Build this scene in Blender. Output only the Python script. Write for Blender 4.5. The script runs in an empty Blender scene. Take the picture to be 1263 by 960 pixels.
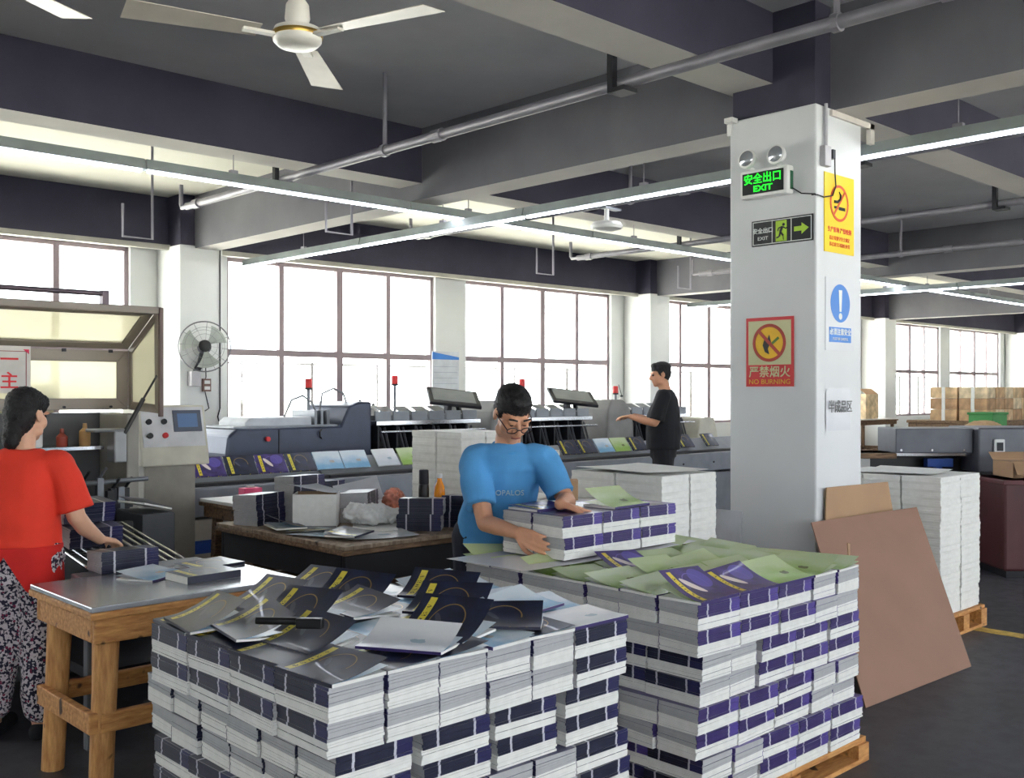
import bpy, bmesh, math, random
import numpy as np
from mathutils import Vector, Matrix, Euler, noise
random.seed(11)
R = math.radians
S = bpy.context.scene
COL = S.collection
# ------------------------------------------------------------------ camera, world, exposure
cam = bpy.data.cameras.new('camera'); camo = bpy.data.objects.new('camera', cam); COL.objects.link(camo)
camo.location = (0, 0, 1.6); camo.rotation_euler = (R(90), 0, R(46.38 - 90))
cam.sensor_width = 36; cam.lens = 36.11; cam.shift_y = 0.0024; cam.clip_end = 300
S.camera = camo
w = bpy.data.worlds.new('overcast_sky'); S.world = w; w.use_nodes = True
bg = w.node_tree.nodes['Background']; bg.inputs[0].default_value = (.93, .97, 1, 1); bg.inputs[1].default_value = 6.0
sun = bpy.data.lights.new('sun', 'SUN'); suno = bpy.data.objects.new('sun', sun); COL.objects.link(suno)
sun.energy = 30; sun.angle = R(3); sun.color = (1, .97, .9); suno.rotation_euler = (R(8), R(28), 0)
S.view_settings.view_transform = 'Standard'; S.view_settings.look = 'None'
S.view_settings.gamma = 1; S.view_settings.use_curve_mapping = False
S.view_settings.exposure = 0.62
# ------------------------------------------------------------------ materials
def lin(c):
    return tuple(((v / 255 / 12.92) if v / 255 <= .04045 else ((v / 255 + .055) / 1.055) ** 2.4) for v in c) + (1,)
class NT:
    def __init__(s, name):
        s.m = bpy.data.materials.new(name); s.m.use_nodes = True
        s.t = s.m.node_tree; s.b = s.t.nodes['Principled BSDF']; s.out = s.t.nodes['Material Output']
    def n(s, typ, **kw):
        o = s.t.nodes.new(typ)
        for k, v in kw.items(): setattr(o, k, v)
        return o
    def put(s, sock, v):
        if isinstance(v, bpy.types.NodeSocket): s.t.links.new(v, sock)
        elif v is not None: sock.default_value = v
    def math(s, op, a, b=None, c=None):
        o = s.n('ShaderNodeMath', operation=op); s.put(o.inputs[0], a); s.put(o.inputs[1], b); s.put(o.inputs[2], c); return o.outputs[0]
    def mix(s, f, a, b):
        o = s.n('ShaderNodeMix', data_type='RGBA'); s.put(o.inputs[0], f); s.put(o.inputs[6], a); s.put(o.inputs[7], b); return o.outputs[2]
    def noise(s, vec, scale, detail=3, rough=.5):
        o = s.n('ShaderNodeTexNoise'); s.put(o.inputs['Vector'], vec); o.inputs['Scale'].default_value = scale
        o.inputs['Detail'].default_value = detail; o.inputs['Roughness'].default_value = rough; return o.outputs[0]
    def band(s, x, lo, hi):
        return s.math('MULTIPLY', s.math('GREATER_THAN', x, lo), s.math('LESS_THAN', x, hi))
    def ramp(s, f, lo, hi):
        o = s.n('ShaderNodeMapRange'); s.put(o.inputs[0], f); o.inputs[1].default_value = lo; o.inputs[2].default_value = hi; return o.outputs[0]
    def coord(s, kind='Object'): return s.n('ShaderNodeTexCoord').outputs[kind]
    def sep(s, v): o = s.n('ShaderNodeSeparateXYZ'); s.put(o.inputs[0], v); return o.outputs
    def bump(s, h, strength=.3, dist=.01):
        o = s.n('ShaderNodeBump'); o.inputs['Strength'].default_value = strength; o.inputs['Distance'].default_value = dist
        s.put(o.inputs['Height'], h); s.put(s.b.inputs['Normal'], o.outputs[0])
MATS = {}
def M(name, col=(128, 128, 128), rough=.6, metal=0, var=.12, scale=6, bump=0, bscale=60, spec=.5, emit=None, alpha=None):
    if name in MATS: return MATS[name]
    t = NT(name); b = t.b; c = lin(col)
    co = t.coord()
    f = t.ramp(t.noise(co, scale, 4), .3, .7)
    lo = tuple(v * (1 - var) for v in c[:3]) + (1,); hi = tuple(min(1, v * (1 + var)) for v in c[:3]) + (1,)
    t.put(b.inputs['Base Color'], t.mix(f, lo, hi))
    b.inputs['Roughness'].default_value = rough; b.inputs['Metallic'].default_value = metal
    b.inputs['Specular IOR Level'].default_value = spec
    if bump: t.bump(t.noise(co, bscale, 4), bump)
    if emit: b.inputs['Emission Color'].default_value = lin(emit[0]); b.inputs['Emission Strength'].default_value = emit[1]
    MATS[name] = t.m; return t.m
def wood(name, col, dark, scale=3.0, axis=2):
    if name in MATS: return MATS[name]
    t = NT(name); co = t.coord(); mp = t.n('ShaderNodeMapping'); t.put(mp.inputs[0], co); mp.inputs['Scale'].default_value = [scale * (.5 if k == axis else 3) for k in range(3)]
    f = t.ramp(t.noise(mp.outputs[0], 6, 6, .6), .35, .65)
    k = t.ramp(t.noise(co, 14, 1), .66, .72)
    c = t.mix(f, lin(dark), lin(col)); c = t.mix(k, c, lin(tuple(v * .45 for v in dark)))
    t.put(t.b.inputs['Base Color'], c); t.b.inputs['Roughness'].default_value = .65; t.bump(f, .25, .004)
    MATS[name] = t.m; return t.m
def glassmat(name, tint=(1, 1, 1), gloss=.08, haze=0.0, hcol=(220, 220, 200)):
    t = NT(name); t.t.nodes.remove(t.b)
    tr = t.n('ShaderNodeBsdfTransparent'); tr.inputs[0].default_value = tint + (1,)
    g = t.n('ShaderNodeBsdfGlossy'); g.inputs['Roughness'].default_value = .05
    mx = t.n('ShaderNodeMixShader'); mx.inputs[0].default_value = gloss
    t.t.links.new(tr.outputs[0], mx.inputs[1]); t.t.links.new(g.outputs[0], mx.inputs[2]); last = mx
    if haze:
        d = t.n('ShaderNodeBsdfTranslucent'); d.inputs[0].default_value = lin(hcol)
        m2 = t.n('ShaderNodeMixShader'); m2.inputs[0].default_value = haze
        t.t.links.new(mx.outputs[0], m2.inputs[1]); t.t.links.new(d.outputs[0], m2.inputs[2]); last = m2
    t.t.links.new(last.outputs[0], t.out.inputs[0]); MATS[name] = t.m; return t.m
def emitter(name, col, strength):
    t = NT(name); t.b.inputs['Base Color'].default_value = lin(col)
    t.b.inputs['Emission Color'].default_value = lin(col); t.b.inputs['Emission Strength'].default_value = strength
    MATS[name] = t.m; return t.m
def floor_mat():
    t = NT('polished_floor'); co = t.coord()
    f = t.ramp(t.noise(co, .7, 6, .6), .3, .7); g = t.ramp(t.noise(co, 9, 5, .7), .45, .75)
    c = t.mix(f, lin((46, 47, 53)), lin((68, 69, 76))); c = t.mix(t.math('MULTIPLY', g, .35), c, lin((112, 110, 108)))
    t.put(t.b.inputs['Base Color'], c)
    t.put(t.b.inputs['Roughness'], t.math('MULTIPLY_ADD', g, .25, .45)); t.bump(g, .06, .003); return t.m
def slate_paint(name='slate_paint', a=(54, 52, 70), b=(70, 68, 85)):
    t = NT(name); co = t.coord()
    f = t.ramp(t.noise(co, .9, 5, .6), .3, .7); g = t.noise(co, 30, 3)
    t.put(t.b.inputs['Base Color'], t.mix(f, lin(a), lin(b))); t.b.inputs['Roughness'].default_value = .85; t.bump(g, .15, .004); return t.m
def cover_mat(name, base, base2, strip, art, arc, purple=False):
    """printed book cover: u runs along the spine, v from spine to fore edge"""
    t = NT(name); uv = t.sep(t.coord('UV')); u, v = uv[0], uv[1]
    nz = t.ramp(t.noise(t.coord('UV'), 3.5, 3), .35, .65)
    c = t.mix(nz, lin(base), lin(base2))
    du = t.math('SUBTRACT', u, .52); dv = t.math('SUBTRACT', v, .55)
    d = t.math('SQRT', t.math('ADD', t.math('MULTIPLY', du, du), t.math('MULTIPLY', t.math('MULTIPLY', dv, dv), .55)))
    c = t.mix(t.math('MULTIPLY', t.band(d, .225, .24), t.math('GREATER_THAN', v, .5)), c, lin(arc))
    q1 = t.math('ADD', t.math('SUBTRACT', u, .40), t.math('MULTIPLY', t.math('SUBTRACT', v, .55), .55)); q2 = t.math('SUBTRACT', t.math('SUBTRACT', v, .55), t.math('MULTIPLY', t.math('SUBTRACT', u, .40), .55))
    q2 = t.math('SUBTRACT', q2, t.math('MULTIPLY', t.math('MULTIPLY', q1, q1), 3.0))
    e1 = t.math('ADD', t.math('MULTIPLY', t.math('POWER', q1, 2), 260), t.math('MULTIPLY', t.math('POWER', q2, 2), 18))
    c = t.mix(t.math('LESS_THAN', e1, .5 if not purple else 1.6), c, lin(art))
    if purple:
        e2 = t.math('ADD', t.math('MULTIPLY', t.math('POWER', t.math('SUBTRACT', u, .72), 2), 20), t.math('MULTIPLY', t.math('POWER', t.math('SUBTRACT', v, .7), 2), 14))
        c = t.mix(t.math('MULTIPLY', t.math('LESS_THAN', e2, .9), .7), c, lin((92, 78, 176)))
    inst = t.math('MULTIPLY', t.band(u, .12, .22), t.band(v, .06, .94))
    c = t.mix(inst, c, lin(strip))
    # printed characters on the strip: dark glyph-like marks
    cell = t.math('FRACT', t.math('MULTIPLY', v, 7.2))
    vo = t.n('ShaderNodeTexVoronoi'); t.put(vo.inputs['Vector'], t.coord('UV')); vo.inputs['Scale'].default_value = 38
    gl = t.math('MULTIPLY', t.math('GREATER_THAN', t.sep(vo.outputs['Color'])[0], .45), t.band(cell, .2, .8))
    gl = t.math('MULTIPLY', gl, t.math('MULTIPLY', t.band(u, .14, .2), t.band(v, .14, .84)))
    c = t.mix(gl, c, lin((40, 36, 30)))
    t.put(t.b.inputs['Base Color'], c); t.b.inputs['Roughness'].default_value = .33; t.b.inputs['Coat Weight'].default_value = .12
    MATS[name] = t.m; return t.m
def spine_mat(name, base, purple):
    t = NT(name); u = t.sep(t.coord('UV'))[0]
    nz = t.noise(t.coord('UV'), 9, 2)
    c = t.mix(nz, lin(base), lin(tuple(min(255, v + 22) for v in base)))
    c = t.mix(t.band(u, .78, 1.0), c, lin(purple))
    for lo, hi in ((.2, .235), (.75, .785)): c = t.mix(t.band(u, lo, hi), c, lin((196, 196, 206)))
    t.put(t.b.inputs['Base Color'], c); t.b.inputs['Roughness'].default_value = .3; MATS[name] = t.m; return t.m
def inner_mat(name, a, b, blot):
    t = NT(name); co = t.coord('UV'); uv = t.sep(co); f = t.ramp(t.math('ADD', uv[1], t.math('MULTIPLY', t.noise(co, 2.5, 3), .6)), .5, 1.05)
    g = t.math('LESS_THAN', t.math('ADD', t.math('MULTIPLY', t.math('POWER', t.math('SUBTRACT', uv[0], .62), 2), 60), t.math('MULTIPLY', t.math('POWER', t.math('SUBTRACT', uv[1], .42), 2), 90)), t.math('MULTIPLY', t.noise(co, 14, 2), 1.0))
    c = t.mix(f, lin(a), lin(b)); c = t.mix(g, c, lin(blot))
    t.put(t.b.inputs['Base Color'], c); t.b.inputs['Roughness'].default_value = .25; MATS[name] = t.m; return t.m
def floral():
    t = NT('floral_cloth'); co = t.coord(); vo = t.n('ShaderNodeTexVoronoi'); t.put(vo.inputs['Vector'], co); vo.inputs['Scale'].default_value = 62
    f = t.ramp(t.noise(co, 75, 2), .49, .53); rd = t.sep(vo.outputs['Color'])[0]
    c = t.mix(f, lin((206, 198, 204)), lin((38, 36, 58))); c = t.mix(t.math('MULTIPLY', t.math('GREATER_THAN', rd, .74), t.math('LESS_THAN', vo.outputs['Distance'], .4)), c, lin((120, 40, 70)))
    t.put(t.b.inputs['Base Color'], c); t.b.inputs['Roughness'].default_value = .9; MATS['floral_cloth'] = t.m; return t.m
# ------------------------------------------------------------------ mesh helpers
class MB:
    def __init__(s): s.v = []; s.f = []; s.mi = []; s.uv = {}
    def add(s, vs, fs, mi=0, uvs=None):
        o = len(s.v); s.v += [tuple(p) for p in vs]
        for k, f in enumerate(fs):
            if uvs: s.uv[len(s.f)] = uvs[k]
            s.f.append(tuple(i + o for i in f)); s.mi.append(mi)
        return s
    def hexa(s, p, mi=0):
        return s.add(p, [(0, 3, 2, 1), (4, 5, 6, 7), (0, 1, 5, 4), (1, 2, 6, 5), (2, 3, 7, 6), (3, 0, 4, 7)], mi)
    def box(s, x0, y0, z0, x1, y1, z1, mi=0):
        x0, x1 = min(x0, x1), max(x0, x1); y0, y1 = min(y0, y1), max(y0, y1); z0, z1 = min(z0, z1), max(z0, z1)
        return s.hexa([(x0, y0, z0), (x1, y0, z0), (x1, y1, z0), (x0, y1, z0), (x0, y0, z1), (x1, y0, z1), (x1, y1, z1), (x0, y1, z1)], mi)
    def sbox(s, *q):
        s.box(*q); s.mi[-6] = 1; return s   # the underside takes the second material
    def obox(s, c, size, rot=(0, 0, 0), mi=0):
        m = Euler([R(a) for a in rot]).to_matrix(); h = [v / 2 for v in size]; c = Vector(c)
        return s.hexa([c + m @ Vector((sx * h[0], sy * h[1], sz * h[2])) for sz in (-1, 1) for sx, sy in ((-1, -1), (1, -1), (1, 1), (-1, 1))], mi)
    def beam(s, a, b, wx, wz, mi=0, up=(0, 0, 1)):
        a, b = Vector(a), Vector(b); d = (b - a).normalized(); u = Vector(up)
        if abs(d.dot(u)) > .98: u = Vector((1, 0, 0))
        r = d.cross(u).normalized(); u = r.cross(d)
        q = [(-1, -1), (1, -1), (1, 1), (-1, 1)]
        return s.hexa([p + r * i * wx / 2 + u * j * wz / 2 for p in (a, b) for i, j in q], mi)
    def cyl(s, a, b, r0, r1=None, n=12, mi=0):
        r1 = r0 if r1 is None else r1; a, b = Vector(a), Vector(b); d = (b - a).normalized()
        u = d.orthogonal().normalized(); v = d.cross(u)
        vs = [p + (u * math.cos(2 * math.pi * k / n) + v * math.sin(2 * math.pi * k / n)) * r for p, r in ((a, r0), (b, r1)) for k in range(n)]
        fs = [(k, (k + 1) % n, n + (k + 1) % n, n + k) for k in range(n)] + [tuple(range(n - 1, -1, -1)), tuple(range(n, 2 * n))]
        return s.add(vs, fs, mi)
    def tube(s, pts, r, n=8, closed=False, mi=0):
        pts = [Vector(p) for p in pts]; N = len(pts); vs = []; u = None
        for i, p in enumerate(pts):
            d = (pts[(i + 1) % N] - pts[i - 1]) if closed else (pts[min(i + 1, N - 1)] - pts[max(i - 1, 0)])
            d.normalize(); u = d.orthogonal().normalized() if u is None else (u - d * u.dot(d)).normalized(); v = d.cross(u)
            rr = r[i] if isinstance(r, (list, tuple)) else r
            vs += [p + (u * math.cos(2 * math.pi * k / n) + v * math.sin(2 * math.pi * k / n)) * rr for k in range(n)]
        fs = [(i * n + k, i * n + (k + 1) % n, ((i + 1) % N) * n + (k + 1) % n, ((i + 1) % N) * n + k) for i in range(N if closed else N - 1) for k in range(n)]
        if not closed: fs += [tuple(range(n - 1, -1, -1)), tuple(range((N - 1) * n, N * n))]
        return s.add(vs, fs, mi)
    def lathe(s, prof, c=(0, 0, 0), n=20, axis=(0, 0, 1), mi=0):
        q = Vector((0, 0, 1)).rotation_difference(Vector(axis)); c = Vector(c)
        vs = [c + q @ Vector((r * math.cos(2 * math.pi * k / n), r * math.sin(2 * math.pi * k / n), z)) for r, z in prof for k in range(n)]
        P = len(prof)
        fs = [(i * n + k, i * n + (k + 1) % n, (i + 1) * n + (k + 1) % n, (i + 1) * n + k) for i in range(P - 1) for k in range(n)]
        fs += [tuple(range(n - 1, -1, -1)), tuple(range((P - 1) * n, P * n))]
        return s.add(vs, fs, mi)
    def prism(s, poly, vec, mi=0):
        n = len(poly); vec = Vector(vec); p = [Vector(q) for q in poly]
        return s.add(p + [q + vec for q in p], [tuple(range(n - 1, -1, -1)), tuple(range(n, 2 * n))] + [(k, (k + 1) % n, n + (k + 1) % n, n + k) for k in range(n)], mi)
    def sheet(s, fn, nu, nv, th, mi=0, mi2=None):
        """curved sheet with thickness; fn(u,v) -> point, uv-mapped on its upper face"""
        mi2 = mi if mi2 is None else mi2
        P = [[Vector(fn(i / nu, j / nv)) for j in range(nv + 1)] for i in range(nu + 1)]
        top = [P[i][j] + Vector((0, 0, th)) for i in range(nu + 1) for j in range(nv + 1)]; bot = [P[i][j] for i in range(nu + 1) for j in range(nv + 1)]
        K = len(top); id = lambda i, j: i * (nv + 1) + j
        fs, uvs = [], []
        for i in range(nu):
            for j in range(nv):
                fs.append((id(i, j), id(i + 1, j), id(i + 1, j + 1), id(i, j + 1)))
                uvs.append([(a / nu, b / nv) for a, b in ((i, j), (i + 1, j), (i + 1, j + 1), (i, j + 1))])
        s.add(top, fs, mi, uvs)
        o = len(s.v); s.add(bot, [tuple(reversed(f)) for f in fs], mi2, [list(reversed(q)) for q in uvs])
        ring = [id(i, 0) for i in range(nu + 1)] + [id(nu, j) for j in range(1, nv + 1)] + [id(i, nv) for i in range(nu - 1, -1, -1)] + [id(0, j) for j in range(nv - 1, 0, -1)]
        t0 = o - K
        for a, b in zip(ring, ring[1:] + ring[:1]): s.f.append((o + a, o + b, t0 + b, t0 + a)); s.mi.append(mi)
        return s
    def mesh(s, name, mats):
        me = bpy.data.meshes.new(name); me.from_pydata(s.v, [], s.f)
        for m in (mats if isinstance(mats, (list, tuple)) else [mats]): me.materials.append(m)
        me.polygons.foreach_set('material_index', s.mi)
        if s.uv:
            L = me.uv_layers.new(name='UVMap')
            for fi, q in s.uv.items():
                for li, c in zip(me.polygons[fi].loop_indices, q): L.data[li].uv = c
        bm = bmesh.new(); bm.from_mesh(me); bmesh.ops.recalc_face_normals(bm, faces=bm.faces); bm.to_mesh(me); bm.free()
        return me
    def build(s, name, mats, parent=None, smooth=False, bevel=0, loc=None):
        me = s.mesh(name, mats)
        if smooth:
            me.polygons.foreach_set('use_smooth', [True] * len(me.polygons)); me.set_sharp_from_angle(angle=R(40))
        o = bpy.data.objects.new(name, me); COL.objects.link(o); o.parent = parent
        if loc: o.location = loc
        if bevel:
            b = o.modifiers.new('bevel', 'BEVEL'); b.width = bevel; b.segments = 2; b.limit_method = 'ANGLE'
        return o
def tag(o, label=None, cat=None, group=None, kind=None):
    if label: o['label'] = label
    if cat: o['category'] = cat
    if group: o['group'] = group
    if kind: o['kind'] = kind
    return o
def thing(name, label, cat, loc=(0, 0, 0), rz=0, group=None):
    o = bpy.data.objects.new(name, None); COL.objects.link(o); o.location = loc; o.rotation_euler.z = R(rz); o.empty_display_size = .1
    return tag(o, label, cat, group)
def struct(o, label=None): o['kind'] = 'structure'; return tag(o, label)
def part(name, me, parent, loc=None, rot=None):
    o = bpy.data.objects.new(name, me); COL.objects.link(o); o.parent = parent
    if loc: o.location = loc
    if rot: o.rotation_euler = rot
    return o
def text(body, size, mat, parent, origin, right, up, name='lettering', depth=.001, align='CENTER', bold=0.0, xs=1.0):
    """flat lettering: origin is the text centre, right/up the writing plane (all in the parent's frame)"""
    c = bpy.data.curves.new(name, 'FONT'); c.body = body; c.size = size; c.align_x = align; c.align_y = 'CENTER'; c.extrude = depth; c.offset = bold; c.resolution_u = 3
    tmp = bpy.data.objects.new(name + '_tmp', c); COL.objects.link(tmp); bpy.context.view_layer.update()
    me = bpy.data.meshes.new_from_object(tmp.evaluated_get(bpy.context.evaluated_depsgraph_get())); bpy.data.objects.remove(tmp); bpy.data.curves.remove(c)
    r, u = Vector(right).normalized(), Vector(up).normalized(); nrm = r.cross(u)
    m = Matrix((( r.x * xs, u.x, nrm.x, origin[0]), (r.y * xs, u.y, nrm.y, origin[1]), (r.z * xs, u.z, nrm.z, origin[2]), (0, 0, 0, 1)))
    me.transform(m); me.materials.clear(); me.materials.append(mat); me.name = name
    o = bpy.data.objects.new(name, me); COL.objects.link(o); o.parent = parent; return o
# shared materials
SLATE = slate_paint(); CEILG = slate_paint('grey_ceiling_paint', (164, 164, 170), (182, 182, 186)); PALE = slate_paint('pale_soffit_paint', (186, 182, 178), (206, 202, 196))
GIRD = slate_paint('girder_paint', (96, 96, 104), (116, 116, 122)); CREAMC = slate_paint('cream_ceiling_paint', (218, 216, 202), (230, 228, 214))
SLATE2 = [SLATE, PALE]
WHITE = M('white_wall_paint', (222, 224, 222), .7, var=.04, scale=1.5)
COLW = M('column_paint', (214, 216, 218), .55, var=.05, scale=1.2)
ALU = M('window_frame_brown', (150, 134, 138), .5, .1, var=.05); GLASS = glassmat('window_glass', (.97, .98, .98), .06)
GREYM = M('grey_metal', (120, 124, 130), .4, .5); DARKM = M('dark_metal', (38, 39, 44), .45, .4); BLACK = M('black_plastic', (16, 16, 19), .4)
CREAM = M('cream_enamel', (200, 196, 180), .45); STEEL = M('bright_steel', (196, 198, 204), .18, 1.0, var=.05); PIPE = M('galvanised_pipe', (140, 138, 146), .45, .4)
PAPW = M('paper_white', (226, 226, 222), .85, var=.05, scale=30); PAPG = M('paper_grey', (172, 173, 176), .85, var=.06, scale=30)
PINE = wood('pine_wood', (214, 160, 96), (172, 114, 62), 3, 0); PINEV = wood('pine_post', (218, 166, 104), (178, 122, 68), 3, 2); RAW = wood('weathered_wood', (142, 112, 82), (92, 70, 52), 3, 0); KRAFT = M('kraft_board', (176, 142, 110), .8, var=.08, scale=3)
BROWN = M('brown_hardboard', (146, 112, 94), .75, var=.06, scale=2.5); RED = M('signal_red', (204, 36, 40), .4); WPL = M('white_plastic', (232, 232, 230), .4, var=.03)
# ------------------------------------------------------------------ the building
BAY = 8.65
XL, XR, YF, YB, HC = -8.6, 40.4, -5.4, 11.9, 3.9
floor = struct(MB().box(XL, YF, -.1, XR, YB + .25, 0).build('floor', floor_mat()))
MB_line = MB().box(6.98, -3, .0, 7.10, 2.9, .003)
struct(MB_line.build('trim_1', M('yellow_floor_paint', (196, 166, 84), .6, var=.3, scale=20)), 'worn yellow line painted on the dark floor')
ceil = struct(MB().box(XL, YF, HC, XR, 7.2, HC + .15).build('ceiling', CEILG))
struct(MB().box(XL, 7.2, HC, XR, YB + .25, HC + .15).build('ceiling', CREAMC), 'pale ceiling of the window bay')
# girders run towards the window walls, secondary beams run along them
for k in range(-1, 4):
    x = 5.62 + BAY * k
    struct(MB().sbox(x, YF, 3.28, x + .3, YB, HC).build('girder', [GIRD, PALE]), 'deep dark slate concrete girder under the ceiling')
for y0, y1, zb in ((-.45, -.12, 3.45), (3.42, 3.75, 3.47), (7.04, 7.36, 3.42)):
    for k in range(-2, 4):
        xa = max(XL, 5.92 + BAY * k); xb = min(XR, 5.62 + BAY * (k + 1))
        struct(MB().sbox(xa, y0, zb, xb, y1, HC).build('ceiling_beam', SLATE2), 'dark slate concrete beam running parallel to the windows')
for y0, y1 in ((11.62, 12.1), (YF - .1, YF + .3)):
    for k in range(-2, 4):
        xa = max(XL, 5.92 + BAY * k); xb = min(XR, 5.62 + BAY * (k + 1))
        struct(MB().box(xa, y0, 3.33, xb, y1, HC).build('ceiling_beam', SLATE), 'dark slate lintel beam above the windows')
# columns: white below, slate above the girder line
for k in range(-1, 4):
    for yy in (3.12,):
        x = 5.43 + BAY * k
        struct(MB().box(x, yy, 0, x + .54, yy + .6, 3.29).build('column', COLW, bevel=.012), 'square white painted column standing in the hall')
        struct(MB().box(x + .015, yy + .015, 3.29, x + .525, yy + .585, HC).build('column', SLATE), 'dark slate head of a square column')
    for yy in (11.28, YF + .02):
        x = 5.43 + BAY * k
        struct(MB().box(x, yy, 0, x + .54, yy + .6, 3.31).build('column', WHITE, bevel=.01), 'white column against the window wall')
        struct(MB().box(x + .015, yy + .015, 3.31, x + .525, yy + .585, HC).build('column', SLATE), 'dark slate head of a wall column')
# window walls with 3.34 m openings, two per bay
SILL, TOP, TRANS = .98, 3.31, 2.12
WX = []
for k in range(-2, 4):
    for a in (6.36, 10.36): 
        x0 = a + BAY * k; WX.append((x0, x0 + 3.4))
WX = [q for q in WX if q[0] > XL + .1 and q[1] < XR]
def wallmb(y0, y1):
    m = MB(); m.box(XL, y0, 0, XR, y1, SILL); m.box(XL, y0, TOP, XR, y1, HC)
    e = [XL] + [v for q in WX for v in q] + [XR]
    for a, b in zip(e[0::2], e[1::2]): m.box(a, y0, SILL, b, y1, TOP)
    return m
struct(wallmb(YB, YB + .22).build('wall_back', WHITE)); struct(wallmb(YF - .22, YF).build('wall_front', WHITE))
struct(MB().box(XL - .2, YF, 0, XL, YB, HC).build('wall_left', WHITE)); struct(MB().box(XR, YF, 0, XR + .2, YB, HC).build('wall_right', WHITE))
wn = 0
Wd = 3.4; hb = .06
mull = [.0, .24, .51, .755, 1.0]
mm = {}
def mesh_once(key, mbf, mat):
    if key not in mm: mm[key] = mbf().mesh(key, mat)
    return mm[key]
for ysgn, yy in ((1, YB + .06), (-1, YF - .12)):
    for x0, x1 in WX:
        if ysgn == 1 and x1 < 0: continue
        wn += 1
        wo = bpy.data.objects.new('window_%d' % wn, None); COL.objects.link(wo); wo.location = (x0, yy, 0); struct(wo)
        part('window_frame', mesh_once('window_frame', lambda: MB().box(0, 0, SILL, Wd, .06, SILL + .05).box(0, 0, TOP - .05, Wd, .06, TOP).box(0, 0, SILL, .05, .06, TOP).box(Wd - .05, 0, SILL, Wd, .06, TOP), ALU), wo)
        part('transom', mesh_once('transom', lambda: MB().box(.05, -.015, TRANS - .055, Wd - .05, .065, TRANS + .025), ALU), wo)
        for i in (1, 2, 3):
            wdt = .05 if i == 2 else .035
            part('mullion', mesh_once('mullion%d' % (i == 2), lambda: MB().box(-wdt, -.01, SILL + .05, wdt, .062, TOP - .05), ALU), wo, (mull[i] * Wd, 0, 0))
        for i in range(4):
            a, b = mull[i] * Wd, mull[i + 1] * Wd
            for za, zb in ((SILL + .05, TRANS - .05), (TRANS + .02, TOP - .05)):
                part('pane', mesh_once('pane%d_%d' % (i, za > 2), lambda: MB().box(.03, .025, za, b - a - .03, .031, zb), GLASS), wo, (a, 0, 0))
# outdoors: a pale concrete terrace and a thin railing
struct(MB().box(-60, YB + .25, -.3, 120, 160, -.15).build('ground_outside', M('sunlit_concrete', (226, 224, 214), .9)), 'pale bright concrete yard outside the windows')
struct(MB().box(-60, -160, -.3, 120, YF - .25, -.15).build('ground_outside', MATS['sunlit_concrete']))
RAILM = M('faded_rail', (52, 48, 48), .6)
rl = thing('terrace_railing', 'thin pale metal railing with upright posts outside the windows', 'railing', (0, 15.2, -.15))
for i in range(22):
    part('post', mesh_once('rail_post', lambda: MB().cyl((0, 0, 0), (0, 0, 2.25), .03, n=8), RAILM), rl, (2 + i * 1.55 + .2 * math.sin(i * 5), 0, 0))
MB().cyl((1, 0, 1.02), (36, 0, 1.02), .015, n=6).build('rail', RAILM, rl)
MB().cyl((1, 0, 2.22), (36, 0, 2.22), .02, n=6).build('rail', RAILM, rl)
# white conduit rail along the window heads
struct(MB().box(0, 11.56, 3.27, XR, 11.62, 3.33).build('trim_2', M('cable_tray', (170, 168, 158), .6)), 'pale cable tray fixed along the window heads')
# ------------------------------------------------------------------ ceiling services
LEDM = emitter('led_white', (238, 242, 255), 16)
def strip_light(label, a, b, wires, ztop, loc_h, hw=.017):
    a, b = Vector(a), Vector(b); d = (b - a).normalized(); n = Vector((-d.y, d.x, 0))
    t = thing('strip_light', label, 'light', tuple(a)); L = (b - a).length
    t.rotation_euler.z = math.atan2(d.y, d.x)
    seg = 2.4; k = int(L / seg)
    for i in range(k):
        x0 = i * seg
        part('housing', mesh_once('housing', lambda: MB().prism([(0, -.045, 0), (0, .045, 0), (0, .03, .075), (0, -.03, .075)], (2.385, 0, 0)), M('light_housing', (150, 158, 156), .5, .2)), t, (x0, 0, 0))
        part('tube', mesh_once('led_tube%.3f' % hw, lambda: MB().box(.02, -hw, -.016, 2.37, hw, 0), LEDM), t, (x0, 0, 0))
    for x in wires:
        part('hanger_wire', mesh_once('hw%.2f' % (ztop - loc_h), lambda: MB().cyl((0, 0, .07), (0, 0, ztop - loc_h), .004, n=5).box(-.03, -.02, .07, .03, .02, .1), PIPE), t, (x, 0, 0))
    return t
strip_light('long bright LED strip light hung on wires below the ceiling beam parallel to the windows', (-4, 7.2, 3.2), (29.6, 7.2, 3.2), [.7 + 2.4 * i for i in range(14)], 3.42, 3.2)
strip_light('LED strip light running along the girder behind the signed white column', (6.16, -3.3, 3.1), (6.16, 11.1, 3.1), [1.1 + 2.4 * i for i in range(6)], 3.9, 3.1, .012)
strip_light('LED strip light beside the second far girder', (14.9, -3.3, 3.1), (14.9, 11.1, 3.1), [1.1 + 2.4 * i for i in range(6)], 3.9, 3.1, .012)
strip_light('LED strip light hung below the beam behind the photographer, parallel to the windows', (-4, -.28, 3.2), (29.6, -.28, 3.2), [.7 + 2.4 * i for i in range(14)], 3.45, 3.2)  # added row out of view, put in to brighten the pile tops
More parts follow.
